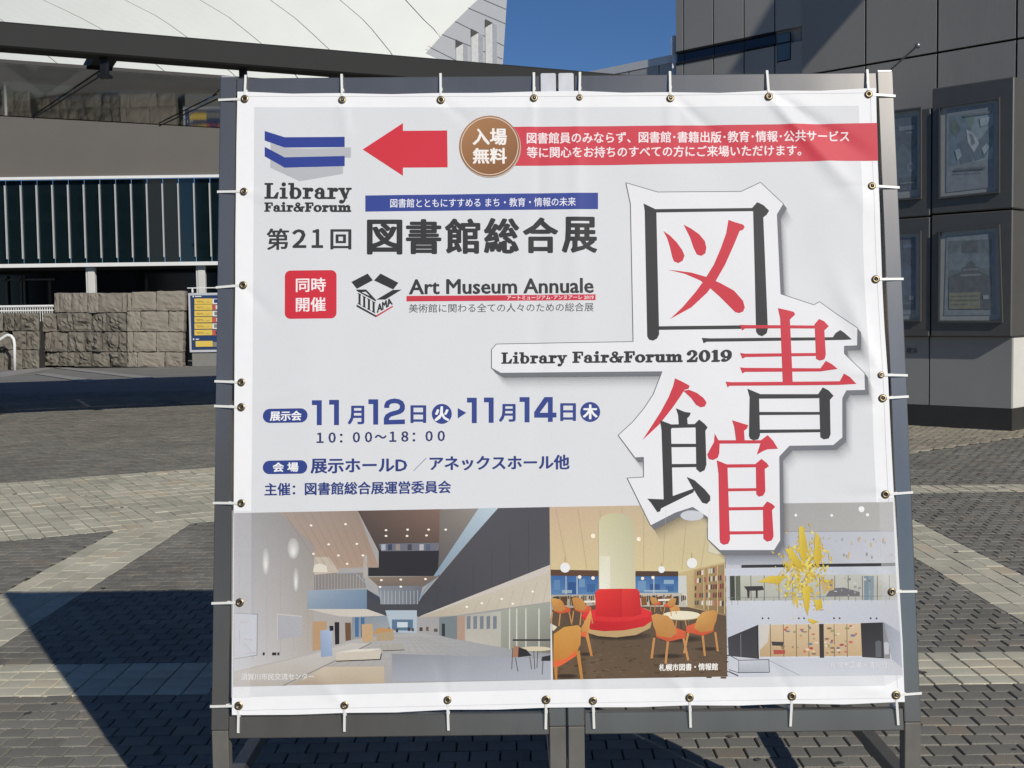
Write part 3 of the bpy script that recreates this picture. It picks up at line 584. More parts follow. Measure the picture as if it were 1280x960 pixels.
a1 = A([([(1010, 422), (1170, 402), (1168, 578), (1008, 604)], (112, 124, 128)), ([(1010, 422), (1060, 416), (1090, 470), (1070, 540), (1040, 600), (1008, 604)], (70, 88, 100)), ([(1060, 416), (1110, 410), (1096, 452), (1084, 470)], (86, 110, 100)),
    ([(1012, 440), (1034, 432), (1052, 470), (1036, 500), (1014, 480)], (52, 72, 66)), ([(1040, 520), (1072, 500), (1110, 540), (1096, 586), (1050, 596)], (58, 74, 88)), ([(1100, 520), (1130, 498), (1152, 470), (1168, 452), (1168, 520), (1140, 572), (1104, 584)], (66, 84, 92)),
    ([(1070, 470), (1100, 486), (1118, 520), (1100, 556), (1078, 520)], (150, 158, 158)), ([(1082, 482), (1096, 494), (1104, 520), (1092, 530)], (84, 96, 104)), ([(1120, 430), (1160, 424), (1150, 452), (1124, 462)], (134, 142, 142)), ([(1030, 548), (1046, 540), (1056, 566), (1040, 584)], (128, 138, 138)), ([(1128, 540), (1146, 520), (1156, 536), (1136, 562)], (136, 146, 146)), ([(1062, 418), (1164, 404), (1164, 412), (1062, 426)], (72, 78, 82)), ([(1028, 614), (1140, 606), (1140, 614), (1028, 622)], (60, 62, 64))]
    + [([(1028 + 14 * i, 628 - i), (1036 + 14 * i, 627 - i), (1036 + 14 * i, 631 - i), (1028 + 14 * i, 632 - i)], (80, 82, 84)) for i in range(8)], t7)
case(1164.2, 1266, 99.5, 262, W_([(974, 392), (1185, 360), (1185, 694), (974, 716)], t7), W_([(1000, 400), (1172, 376), (1170, 680), (998, 700)], t7), 'upper right poster case with a blue-green picture on a grey sheet', a1)
a2 = A([([(812, 432), (892, 422), (892, 690), (812, 695)], (40, 54, 66)), ([(812, 560), (840, 520), (870, 560), (892, 530), (892, 640), (812, 650)], (58, 74, 84)), ([(858, 598), (870, 588), (882, 600), (880, 620), (866, 626), (856, 612)], (92, 104, 112)), ([(862, 602), (870, 596), (877, 604), (874, 614), (866, 616)], (44, 56, 66)), ([(826, 462), (882, 455), (882, 470), (826, 477)], (96, 104, 112)), ([(850, 482), (878, 478), (878, 484), (850, 488)], (84, 92, 98)), ([(830, 665), (884, 660), (884, 666), (830, 671)], (92, 98, 102))], t7)
case(1092, 1162.6, 124, 264, W_([(760, 414), (902, 396), (902, 716), (760, 726)], t7), W_([(770, 440), (892, 424), (892, 690), (770, 698)], t7), 'upper left poster case with a dark blue poster, half hidden by the banner', a2)
a3 = A([([(340, 4), (512, -4), (510, 278), (340, 278)], (66, 74, 78))] + [([(340, 60), (380, 44), (430, 66), (470, 48), (512, 70), (512, 110), (340, 120)], (82, 92, 98)), ([(340, 4), (400, 4), (372, 40), (340, 52)], (58, 68, 70)), ([(470, 4), (512, -4), (512, 56), (490, 40)], (60, 70, 74))] + [([(395, 8), (458, 0), (458, 46), (395, 52)], (40, 44, 46)), ([(340, 150), (380, 130), (400, 120), (392, 112), (412, 104), (410, 96), (430, 82), (448, 96), (446, 104), (466, 112), (458, 122), (512, 150), (510, 278), (340, 278)], (36, 40, 42)), ([(386, 138), (470, 134), (466, 142), (388, 146)], (96, 98, 98)), ([(396, 116), (462, 112), (458, 120), (398, 124)], (88, 90, 90)), ([(342, 212), (466, 208), (466, 274), (342, 276)], (98, 94, 62)), ([(350, 224), (458, 221), (458, 226), (350, 229)], (60, 58, 44)), ([(350, 240), (458, 237), (458, 242), (350, 245)], (60, 58, 44)), ([(350, 256), (420, 254), (420, 259), (350, 261)], (60, 58, 44)), ([(478, 222), (502, 220), (502, 236), (478, 238)], (120, 120, 120))], t8)
case(1164.2, 1266, 264, 421, [W_([(974, 844)], t7)[0], W_([(1185, 824)], t7)[0], W_([(548, 322)], t8)[0], W_([(300, 322)], t8)[0]], [W_([(1000, 860)], t7)[0], W_([(1172, 842)], t7)[0], W_([(530, 300)], t8)[0], W_([(322, 302)], t8)[0]], 'lower right poster case with a dark tower picture and yellow strip', a3)
a4 = A([([(145, -6), (208, -12), (208, 280), (145, 280)], (30, 42, 60)), ([(145, 120), (170, 90), (208, 130), (208, 220), (145, 230)], (44, 60, 78)), ([(182, 224), (200, 222), (200, 238), (182, 240)], (110, 116, 122)), ([(150, 250), (200, 248), (200, 254), (150, 256)], (74, 82, 92)), ([(158, 20), (200, 16), (200, 30), (158, 34)], (58, 72, 90))], t8)
case(1092, 1162.6, 265.5, 421, W_([(60, -22), (222, -30), (222, 318), (60, 318)], t8), W_([(75, -6), (208, -14), (208, 298), (75, 298)], t8), 'lower left poster case with a dark navy poster, half hidden by the banner', a4)
# lettering on the plinth, mostly hidden behind the post
T_ = text_tris('横浜'); P_ = T_.reshape(-1, 2); lo, hi = P_.min(0), P_.max(0); qv = (P_ - lo) / (hi - lo)
pxs = np.stack([1133 + qv[:, 0] * 13.5, 442 - qv[:, 1] * 7.5 + qv[:, 0] * .2], 1); vv = hit(pxs, RB0 + NV * .004, NV); me = bpy.data.meshes.new('lettering'); me.from_pydata(vv.tolist(), [], [(3 * i, 3 * i + 1, 3 * i + 2) for i in range(len(vv) // 3)]); me.update(); link('lettering', me, DKB, PLI)
# small floodlight on a thin arm
LA = thing('wall_spotlight', 'small round spotlight on a thin arm sticking out of the grey wall', 'spotlight', rw((1115, 90), Pw)); a_, b_ = rw((1108, 92), Pw), rw((1147, 57), Pw + NV * .9)
MB().tube([a_, b_], .012, 8).build('arm', CASEF, LA)
ball = []; m = MB()
for i in range(9):
    th = math.pi * i / 8; 
    for k in range(12): ph = 2 * math.pi * k / 12; ball.append(b_ + .034 * np.array([math.sin(th) * math.cos(ph), math.sin(th) * math.sin(ph), math.cos(th)]))
m.add(ball, [(i * 12 + k, i * 12 + (k + 1) % 12, (i + 1) * 12 + (k + 1) % 12, (i + 1) * 12 + k) for i in range(8) for k in range(12)]).build('lamp_head', CASEF, LA, smooth=True)
# unseen slab added above the view to cast the shadow across the grey wall
Ls = np.array(to_sun); sA, sB = rw((1003, 88), Pw), rw((1080, 0), Pw); tA, tB = rw((905, 92), Pf), rw((960, 0), Pf)
ST = thing('shadow_caster', 'added leaning slab above the grey building, out of view, casting a shadow on it', 'shadow caster', sA + Ls * 5)
q_ = [sA + Ls * 5.2 - (sB - sA) * .25, sA + Ls * 5.2 + (sB - sA) * 6, tA + Ls * 7.2 + (tB - tA) * 6, tA + Ls * 7.2 - (tB - tA) * .25]
MB().prism(q_, np.array(Ls) * .3).build('caster_slab', BEAM, ST)

# ------------------------------------------------------------------ sign board plane
O = np.array([-.7722, 2.9814, .364]); YAW, LEAN, RR = .0057, .1555, -.003
U = np.array([math.cos(YAW) * math.cos(RR), math.sin(YAW), math.sin(RR)]); U /= np.linalg.norm(U)
Wv = np.array([-math.sin(YAW) * math.sin(LEAN) - math.sin(RR) * math.cos(LEAN), math.cos(YAW) * math.sin(LEAN), math.cos(LEAN)])
Wv -= U * (Wv @ U); Wv /= np.linalg.norm(Wv)
Nv = np.cross(U, Wv); Nv = Nv if Nv[1] < 0 else -Nv            # towards the viewer
BW, BH, BD = 1.8, 1.7061, .007
def ab(px):
    P = hit(px, O + Nv * BD, Nv) - O
    return np.stack([P @ U, P @ Wv], 1)
_f = lambda p: ab([p])[0]
# soft folds of the cloth, in metres on the board: start, end, height, width
FOLDS = [(_f((961, 121)), _f((1090, 262)), .0052, .020), (_f((975, 121)), _f((1098, 205)), -.0040, .019), (_f((846, 123)), _f((930, 200)), -.0022, .016),
         (_f((1090, 236)), _f((990, 330)), .0026, .030), (_f((1095, 350)), _f((1010, 430)), -.0026, .030), (_f((1101, 470)), _f((1040, 330)), .0034, .022),
         (_f((1104, 500)), _f((1010, 600)), .003, .03), (_f((1114, 740)), _f((1040, 690)), .002, .022), (_f((741, 876)), _f((712, 700)), .0022, .02),
         (_f((862, 872)), _f((880, 800)), -.002, .02), (_f((431, 881)), _f((380, 830)), .002, .02), (_f((559, 875)), _f((600, 830)), -.002, .018),
         (_f((722, 122)), _f((720, 430)), .0016, .022), (_f((676, 122)), _f((672, 600)), -.0012, .022), (_f((303, 509)), _f((420, 470)), .0012, .02), (_f((301, 753)), _f((360, 700)), .0016, .02)]
for _k, (_x, _y) in enumerate([(428, 125), (551, 125), (667, 122), (838, 123), (1089, 233), (1095, 349), (1101, 469), (1107, 618), (1115, 740), (1120, 868), (989, 870), (862, 872), (683, 875), (559, 875), (431, 881), (305, 240), (304, 357), (302, 629), (299, 880)]):
    _c = _f((_x, _y)); _d = np.array([.9, .85]) - _c; _an = math.atan2(_d[1], _d[0]) + (-.5, .55, -.2, .35)[_k % 4]; FOLDS.append((_c, _c + .13 * np.array([math.cos(_an), math.sin(_an)]), (.0017, -.0015, .0013)[_k % 3], .015))
def wr(A):
    a, b = A[:, 0], A[:, 1]
    e = np.clip(np.minimum(np.minimum(a, BW - a), np.minimum(b, BH - b)) / .25, 0, 1)
    h = .0045 * e * (np.sin(a * 2.3 + b * 1.1 + .4) * .6 + .5 * np.sin(b * 3.1 - a * 1.7)) + .0006 * np.sin(a * 23 + 3 * np.sin(b * 3.3)) * np.sin(b * 9 + 2 * np.sin(a * 4))
    h += .0012 * np.sin((a * .8 + b) * 14 + 2 * np.sin(a * 5)) * np.clip((a - .9) / .8, 0, 1)
    for p, q, A0, s in FOLDS:
        d = q - p; L = np.linalg.norm(d); d = d / L; rel = A - p; t = rel @ d / L; k = rel @ np.array([-d[1], d[0]])
        h += A0 * np.exp(-(k / (s * (.6 + .9 * np.clip(t, 0, 1)))) ** 2) * np.clip(t * 4 + .35, 0, 1) * np.clip((1.25 - t) * 1.6, 0, 1) ** 1.5
    return h
def surf(A, off=0.0):
    return O + np.outer(A[:, 0], U) + np.outer(A[:, 1], Wv) + np.outer(BD + np.clip(wr(A), -.004, .02) + off, Nv)
def snorm(A):
    e = .002; h0 = wr(A); hx = (wr(A + [e, 0]) - h0) / e; hy = (wr(A + [0, e]) - h0) / e
    n = Nv - np.outer(hx, U) - np.outer(hy, Wv); return n / np.linalg.norm(n, axis=1)[:, None]

BANNER = thing('banner', 'large white printed exhibition banner tied into the grey double frame', 'banner', O)
GRID = .015
_gx = np.arange(-6, int(BW / GRID) + 8); _gy = np.arange(-6, int(BH / GRID) + 8)
_GA = np.stack(np.meshgrid(_gx * GRID, _gy * GRID, indexing='ij'), -1).reshape(-1, 2)
WG = np.clip(wr(_GA), -.004, .02).reshape(len(_gx), len(_gy)); NG = snorm(_GA).reshape(len(_gx), len(_gy), 3)
def wg(ij): return WG[ij[:, 0] + 6, ij[:, 1] + 6]
def snorm_g(A):
    g = A / GRID; i = np.floor(g).astype(int); f = g - i; i = i + 6; x, y = f[:, :1], f[:, 1:]
    n = NG[i[:, 0], i[:, 1]] * (1 - x) * (1 - y) + NG[i[:, 0] + 1, i[:, 1]] * x * (1 - y) + NG[i[:, 0], i[:, 1] + 1] * (1 - x) * y + NG[i[:, 0] + 1, i[:, 1] + 1] * x * y
    return n / np.linalg.norm(n, axis=1)[:, None]
def cutfam(T, n, g):
    """split triangles (n,3,2) along every line T.n = k*g"""
    n = np.asarray(n, float); done = []
    for _ in range(40):
        if not len(T): break
        s_ = T @ n / g; mn, mx = s_.min(1), s_.max(1); c = np.clip(np.round((mn + mx) / 2), np.floor(mn) + 1, np.ceil(mx) - 1)
        x = (c > mn + 1e-5) & (c < mx - 1e-5)
        done.append(T[~x]); T = T[x]; s_ = s_[x] - c[x][:, None]
        if not len(T): break
        up = s_ > 0; k = up.sum(1); lone = np.where(k == 1, up.argmax(1), (~up).argmax(1)); i = np.arange(len(T))
        p, q, r = T[i, lone], T[i, (lone + 1) % 3], T[i, (lone + 2) % 3]; sp, sq, sr = s_[i, lone], s_[i, (lone + 1) % 3], s_[i, (lone + 2) % 3]
        u = p + (q - p) * (sp / (sp - sq))[:, None]; v = p + (r - p) * (sp / (sp - sr))[:, None]
        T = np.concatenate([np.stack([p, u, v], 1), np.stack([u, q, r], 1), np.stack([u, r, v], 1)])
        ar = np.abs((T[:, 1, 0] - T[:, 0, 0]) * (T[:, 2, 1] - T[:, 0, 1]) - (T[:, 1, 1] - T[:, 0, 1]) * (T[:, 2, 0] - T[:, 0, 0])); T = T[ar > 1e-10]
    done.append(T); return np.concatenate(done)
def keep_side(T, n, c):
    """part of the triangles with p.n >= c"""
    n = np.asarray(n, float); s_ = T @ n - c; ins = (s_ > -1e-9).all(1); out = (s_ < 1e-9).all(1) & ~ins; mid = ~ins & ~out; res = [T[ins]]; T = T[mid]; s_ = s_[mid]
    if len(T):
        up = s_ > 0; k = up.sum(1); one = k == 1; lone = np.where(one, up.argmax(1), (~up).argmax(1)); i = np.arange(len(T))
        p, q, r = T[i, lone], T[i, (lone + 1) % 3], T[i, (lone + 2) % 3]; sp, sq, sr = s_[i, lone], s_[i, (lone + 1) % 3], s_[i, (lone + 2) % 3]
        u = p + (q - p) * (sp / (sp - sq))[:, None]; v = p + (r - p) * (sp / (sp - sr))[:, None]
        res.append(np.stack([p, u, v], 1)[one]); m = ~one; res += [np.stack([u, q, r], 1)[m], np.stack([u, r, v], 1)[m]]
    return np.concatenate(res)
def split(T):
    small, res = [], []
    ext = (T.max(1) - T.min(1)) / GRID; ar = np.abs((T[:, 1, 0] - T[:, 0, 0]) * (T[:, 2, 1] - T[:, 0, 1]) - (T[:, 1, 1] - T[:, 0, 1]) * (T[:, 2, 0] - T[:, 0, 0])) / GRID ** 2 / 2
    big = ar > 6; S = T[~big]
    if len(S): res.append(cutfam(cutfam(cutfam(S, (1, 0), GRID), (0, 1), GRID), (1, 1), GRID))
    for t in T[big]:
        i0, j0 = np.floor(t.min(0) / GRID).astype(int); i1, j1 = np.ceil(t.max(0) / GRID).astype(int)
        I, J = np.meshgrid(np.arange(i0, i1), np.arange(j0, j1), indexing='ij'); c = np.stack([I.ravel(), J.ravel()], 1) * GRID; g = GRID
        C = np.concatenate([np.stack([c, c + [g, 0], c + [0, g]], 1), np.stack([c + [g, 0], c + [g, g], c + [0, g]], 1)])
        if (t[1, 0] - t[0, 0]) * (t[2, 1] - t[0, 1]) - (t[1, 1] - t[0, 1]) * (t[2, 0] - t[0, 0]) < 0: t = t[::-1]
        for k in range(3):
            p, q = t[k], t[(k + 1) % 3]; n = np.array([-(q - p)[1], (q - p)[0]]); n = n / np.linalg.norm(n); C = keep_side(C, n, float(p @ n))
        res.append(C)
    return np.concatenate(res) if res else T
def surf_pl(A, off):
    """the same surface, linear inside each grid triangle, so that layers of print never cross"""
    g = A / GRID; i = np.floor(g + 1e-9).astype(int); f = g - i; up = (f.sum(1) > 1)
    h = lambda dx, dy: wg(i + [dx, dy])
    h10, h01 = h(1, 0), h(0, 1); h0 = h(0, 0); h1 = h(1, 1); x, y = f[:, 0], f[:, 1]
    z = np.where(up, h1 + (1 - x) * (h01 - h1) + (1 - y) * (h10 - h1), h0 + x * (h10 - h0) + y * (h01 - h0))
    return O + np.outer(A[:, 0], U) + np.outer(A[:, 1], Wv) + np.outer(BD + z + off, Nv)
def tri2(poly):
    t = tessellate_polygon([[Vector((p[0], p[1], 0)) for p in poly]])
    return np.array([[poly[i][:2] for i in k] for k in t], float).reshape(-1, 3, 2)
class Print:
    """flat print lying on the cloth: triangles in photo pixels with colours"""
    def __init__(s, name, layer, m=None, label=None): s.name, s.layer, s.m, s.label = name, layer, m or INK, label; s.T = []; s.C = []; s.k = 0
    def tris(s, T, col, tr=None):
        T = np.asarray(T, float)
        if tr is not None: T = T / tr[0] + np.array(tr[1])
        if len(T) == 0: return s
        B = ab(T.reshape(-1, 2)); lo, hi = B.min(0), B.max(0); A = split(B.reshape(-1, 3, 2))
        c = np.asarray(col, float)
        if c.ndim == 1: C = np.broadcast_to(c, (len(A), 3, len(c)))
        else:
            q = (A - lo) / np.maximum(hi - lo, 1e-6); x, y = q[..., :1], 1 - q[..., 1:]
            C = c[0] * (1 - x) * (1 - y) + c[1] * x * (1 - y) + c[2] * (1 - x) * y + c[3] * x * y
        s.T.append(A); s.C.append(C); s.k += 1; return s
    def poly(s, p, col, tr=None): return s.tris(tri2(p), col, tr)
    def rect(s, x0, y0, x1, y1, col, tr=None): return s.poly([(x0, y0), (x1, y0), (x1, y1), (x0, y1)], col, tr)
    def disc(s, cx, cy, rx, col, tr=None, ry=None, n=28):
        ry = ry or rx; return s.poly([(cx + rx * math.cos(2 * math.pi * i / n), cy + ry * math.sin(2 * math.pi * i / n)) for i in range(n)], col, tr)
    def line(s, p, wd, col, tr=None):
        p = [np.asarray(q, float) for q in p]
        for a, b in zip(p[:-1], p[1:]):
            d = (b - a) / max(np.linalg.norm(b - a), 1e-6); k = np.array([-d[1], d[0]]) * wd / 2
            s.poly([a + k, b + k, b - k, a - k], col, tr)
        return s
    def pill(s, x0, y0, x1, y1, r, col, dy=0):
        P = []
        for cx, cy, a0 in ((x1 - r, y0 + r, -90), (x1 - r, y1 - r, 0), (x0 + r, y1 - r, 90), (x0 + r, y0 + r, 180)):
            for i in range(7):
                a = math.radians(a0 + 15 * i); x = cx + r * math.cos(a); P.append((x, cy + r * math.sin(a) + dy * (x - x0) / (x1 - x0)))
        return s.poly(P, col)
    def text(s, body, quad, col, bold=0.0, spacing=1.0, n=0):
        n = n or (8 if bold > .8 else 6)
        T = text_tris(body, spacing)
        return s.fit(T, quad, col, bold, n)
    def fit(s, T, quad, col, bold=0, n=8, box=None):
        if len(quad) == 2 or not hasattr(quad[0], '__len__'):
            x0, y0, x1, y1 = quad[:4]; dy = quad[4] if len(quad) > 4 else 0
            quad = [(x0, y0), (x1, y0 + dy), (x1, y1 + dy), (x0, y1)]
        P = T.reshape(-1, 2); lo, hi = (P.min(0), P.max(0)) if box is None else box
        q = (T - lo) / (hi - lo); x, y = q[..., :1], 1 - q[..., 1:]
        a, b, c, d = [np.array(k, float) for k in quad]
        # shrink by the emboldening so that the ink still fills the box
        R = a * (1 - x) * (1 - y) + b * x * (1 - y) + c * x * y + d * (1 - x) * y
        if bold:
            ctr = (a + b + c + d) / 4; sz = (np.abs(b - a).max(), np.abs(d - a).max())
            R = ctr + (R - ctr) * [1 - 2 * bold / sz[0], 1 - 1.24 * bold / sz[1]]
        offs = [(0, 0)] if not bold else [(bold * math.cos(2 * math.pi * i / n + .39), bold * .62 * math.sin(2 * math.pi * i / n + .39)) for i in range(n)] + [(0, 0)]
        for o in offs: s.tris(R + np.array(o), lin(col) * .93 if np.max(col) > 1.01 else col)
        return s
    def build(s, parent=None, L=None):
        A = np.concatenate(s.T); C = np.concatenate(s.C); Z = np.concatenate([np.full(len(t_), i * 1.2e-6) for i, t_ in enumerate(s.T)])
        # all triangles face the viewer
        cr = (A[:, 1, 0] - A[:, 0, 0]) * (A[:, 2, 1] - A[:, 0, 1]) - (A[:, 1, 1] - A[:, 0, 1]) * (A[:, 2, 0] - A[:, 0, 0])
        fl = cr < 0; A[fl] = A[fl][:, ::-1]; C = C.copy(); C[fl] = C[fl][:, ::-1]
        ok = np.abs(cr) > 1e-10; A, C, Z = A[ok], C[ok], Z[ok]
        f = A.reshape(-1, 2); Zv = np.repeat(Z, 3)
        V = surf_pl(f, Zv + .0003 * s.layer); N = snorm_g(f)
        me = bpy.data.meshes.new(s.name); me.vertices.add(len(V)); me.vertices.foreach_set('co', V.ravel())
        me.loops.add(len(V)); me.loops.foreach_set('vertex_index', np.arange(len(V)))
        nt_ = len(V) // 3; me.polygons.add(nt_); me.polygons.foreach_set('loop_start', np.arange(nt_) * 3)
        me.update(calc_edges=True); me.polygons.foreach_set('use_smooth', [True] * nt_)
        at = me.color_attributes.new('ink', 'FLOAT_COLOR', 'CORNER'); c = C.reshape(-1, C.shape[-1])
        if c.shape[1] == 3: c = np.concatenate([c, np.ones((len(c), 1))], 1)
        at.data.foreach_set('color', c.ravel())
        me.normals_split_custom_set_from_vertices(N)
        o = link(s.name, me, s.m, parent or BANNER)
        if s.label: o['label'] = s.label
        return o
def ink(*c): return lin(c) * .93
BLUE, BLACK, RED, WHITE = (52, 70, 140), (58, 58, 60), (212, 52, 66), (246, 246, 246)

# --- slab-serif letters, drawn from stems, bowls and slabs (em units, baseline 0)
def ring(cx, cy, rx, ry, wx, wy, a0=0, a1=360, n=20):
    out = []
    for i in range(n):
        q = []
        for k in (i, i + 1):
            a = math.radians(a0 + (a1 - a0) * k / n); q.append(((cx + rx * math.cos(a), cy + ry * math.sin(a)), (cx + (rx - wx) * math.cos(a), cy + (ry - wy) * math.sin(a))))
        out.append([q[0][0], q[1][0], q[1][1], q[0][1]])
    return out
def R_(x0, y0, x1, y1): return [(x0, y0), (x1, y0), (x1, y1), (x0, y1)]
def dot(cx, cy, r): return [(cx + r * math.cos(k * math.pi / 7), cy + r * math.sin(k * math.pi / 7)) for k in range(14)]
def diag(x0, y0, x1, y1, w): return [(x0 - w / 2, y0), (x0 + w / 2, y0), (x1 + w / 2, y1), (x1 - w / 2, y1)]
_r = [R_(.12, 0, .27, .5), R_(.02, 0, .38, .07), R_(.02, .43, .27, .5), dot(.42, .41, .082), [(.25, .30), (.25, .42), (.33, .5), (.42, .5), (.42, .41)]]
G = {'L': (.70, [R_(.12, 0, .29, .72), R_(.02, .65, .40, .72), R_(.02, 0, .62, .07), [(.45, .07), (.62, .07), (.67, .29), (.60, .29)]]),
     'i': (.40, [R_(.12, 0, .27, .5), R_(.02, 0, .37, .07), R_(.02, .43, .27, .5), dot(.195, .66, .09)]),
     'b': (.64, [R_(.1, 0, .25, .72), R_(0, .65, .25, .72)] + ring(.33, .25, .27, .265, .145, .075)),
     'r': (.52, _r),
     'a': (.60, [R_(.33, .04, .48, .36), R_(.33, 0, .60, .07)] + ring(.28, .31, .20, .20, .13, .075, 0, 165, 12) + [dot(.13, .36, .075)] + ring(.25, .145, .21, .155, .12, .06)),
     'y': (.58, [diag(.12, .5, .33, .03, .16), diag(.50, .5, .24, -.14, .075), R_(0, .43, .28, .5), R_(.36, .43, .60, .5), dot(.12, -.13, .08), [(.12, -.21), (.22, -.20), (.28, -.1), (.22, -.08), (.12, -.14)]]),
     'F': (.66, [R_(.12, 0, .29, .72), R_(.02, 0, .40, .07), R_(.02, .65, .62, .72), [(.56, .65), (.63, .65), (.63, .47), (.57, .47)], R_(.29, .33, .44, .40), R_(.41, .26, .47, .48)]),
     '&': (.86, ring(.33, .57, .17, .15, .085, .06) + ring(.29, .19, .27, .20, .13, .07) + [[(.20, .52), (.34, .52), (.74, 0), (.55, 0)], [(.60, .12), (.68, .10), (.76, .36), (.69, .36)], R_(.56, .33, .84, .39)]),
     'o': (.62, ring(.3, .25, .29, .265, .155, .075)),
     'u': (.68, [R_(.1, .12, .25, .5), R_(.42, 0, .57, .5), R_(0, .43, .25, .5), R_(.32, .43, .57, .5), R_(.42, 0, .67, .07)] + ring(.31, .19, .21, .20, .13, .09, 180, 330, 12)),
     'm': (1.0, [R_(.1, 0, .25, .5), R_(.42, 0, .57, .42), R_(.74, 0, .89, .42), R_(0, .43, .25, .5), R_(.02, 0, .33, .07), R_(.36, 0, .64, .07), R_(.68, 0, .98, .07)] + ring(.40, .33, .17, .18, .13, .09, 0, 150, 10) + ring(.72, .33, .17, .18, .13, .09, 0, 150, 10)),
     '2': (.60, ring(.28, .5, .24, .22, .14, .07, -35, 175, 14) + [dot(.13, .5, .085), [(.32, .36), (.46, .36), (.22, .08), (.05, .05)], R_(.04, 0, .52, .11), [(.46, .11), (.52, .11), (.55, .26), (.49, .26)]]),
     '0': (.60, ring(.3, .36, .27, .365, .15, .07)), '1': (.48, [R_(.17, 0, .33, .72), R_(.06, 0, .45, .07), [(.05, .62), (.17, .58), (.17, .68), (.30, .72), (.17, .72)]]),
     '9': (.60, ring(.29, .48, .26, .245, .145, .065) + ring(.18, .40, .37, .405, .14, .06, 8, -82, 12) + [dot(.15, .09, .085)]), ' ': (.26, [])}
def slab(body):
    x = 0; T = []
    for ch in body:
        adv, P = G[ch]
        for p in P: t = tri2(p); t[..., 0] += x; T.append(t)
        x += adv + .015
    return T
def slab_text(pr, body, quad, col, bold=.42):
    Ts = slab(body); allp = np.concatenate(Ts).reshape(-1, 2); bx = (allp.min(0), allp.max(0))
    for t in Ts: pr.fit(t, quad, col, bold, 6, box=bx)
    return pr

# ------------------------------------------------------------------ banner: cloth, print, eyelets
TOPE = [(296.8, 114.5), (306, 114.6), (365, 117.0), (428, 116.4), (490, 117.6), (551, 116.2), (610, 116.0), (668, 114.2), (725, 113.6), (780, 115.8), (838, 115.0), (900, 116.2), (961, 113.2), (1025, 113.4), (1086, 110.2), (1095, 110)]
BOTE = [(290, 893.5), (299, 893.8), (365, 893.5), (431, 891), (495, 890.5), (559, 887), (620, 887), (683, 884.5), (741, 884), (800, 884), (862, 881.5), (925, 882), (990, 879.5), (1055, 880.5), (1121, 877.5), (1131, 877.5)]
LEFE = [(296.8, 114.5), (295.5, 180), (295, 239), (294.3, 300), (294.2, 357), (293.4, 420), (293.2, 478), (293, 509), (292.6, 570), (292.3, 629), (291.4, 690), (291, 753), (290.3, 820), (290, 893.5)]
RIGE = [(1095, 110), (1096.5, 170), (1098.3, 232), (1100.4, 290), (1102.8, 349), (1105.8, 410), (1109.6, 469), (1111.2, 498), (1114.6, 560), (1117.6, 618), (1121.4, 680), (1124.6, 740), (1128.6, 805), (1131, 877.5)]
SH = Print('cloth_sheet', 0, CLOTH); OUTL = TOPE + RIGE[1:] + BOTE[::-1][1:] + LEFE[::-1][1:-1]; SH.poly(OUTL, (.86, .86, .86)); SH.build()
_o = ab(OUTL); _i = []
for k in range(len(_o)):
    a, b = _o[k], _o[(k + 1) % len(_o)]; n = max(1, int(np.linalg.norm(b - a) / .015)); _i += [a + (b - a) * t / n for t in range(n)]
_i = np.array(_i); _f0 = surf_pl(_i, 0); _f1 = _f0 - Nv * .0035; n = len(_i); MB().add(list(_f0) + list(_f1), [(k, (k + 1) % n, n + (k + 1) % n, n + k) for k in range(n)]).build('hem_edge', CLOTH, BANNER)
# light grey printed ground inside the white hem, with the stitched hem line
p = Print('printed_ground', 1); p.poly([(318, 134), (700, 134), (1073.5, 132), (1077.6, 230), (1079, 315), (1085, 430), (1090, 500), (1096, 627), (1101, 740), (1106, 857), (680, 862), (313, 871), (314, 700), (316, 480), (317, 300)], ink(224, 225, 227))
p.build()
p = Print('hem_stitching', 1)
p.line([(303, 120.5), (700, 120.5), (1090, 116)], .5, ink(205, 205, 206)); p.line([(300, 888), (700, 879), (1124, 872.5)], .5, ink(205, 205, 206))
p.line([(1088, 118), (1094, 300), (1104, 480), (1122, 860)], .5, ink(205, 205, 206)); p.build()

# red band, arrow, badge
p = Print('red_band', 2); p.poly([(640, 158.4), (760, 157.6), (870, 156.6), (1000, 155.2), (1096.4, 153.6), (1097.7, 200.6), (1000, 202.2), (870, 204.4), (760, 206.2), (640, 207.2)], ink(211, 66, 80)); p.build()
p = Print('lettering', 3); p.text('図書館員のみならず、図書館･書籍出版･教育･情報･公共サービス', (658.4, 165.4, 1062, 179.6, -2.6), (252, 236, 236), .32)
p.text('等に関心をお持ちのすべての方にご来場いただけます。', (658.4, 183.4, 1001.5, 197.4, -2.4), (252, 236, 236), .32); p.build()
t3 = (3.6923, (280, 60))
p = Print('arrow', 2); p.poly([(640, 468), (826, 346), (826, 382), (1030, 380), (1032, 550), (826, 552), (826, 590)], ink(214, 50, 66), t3); p.build()
p = Print('round_badge', 4); bc = np.array([ink(176, 130, 88), ink(160, 112, 72), ink(150, 104, 66), ink(138, 92, 58)])
p.disc(613, 184, 38.3, ink(196, 180, 165)); p.disc(612, 182.6, 38, bc, n=60); p.disc(612, 182.6, 36.2, ink(232, 214, 196), n=60); p.disc(612, 182.6, 35.3, bc, n=60)
p.text('入場', (590.7, 160.3, 633.7, 181.4), (250, 244, 238), .8); p.text('無料', (590.7, 184.8, 633.7, 204.7), (250, 244, 238), .75); p.build()
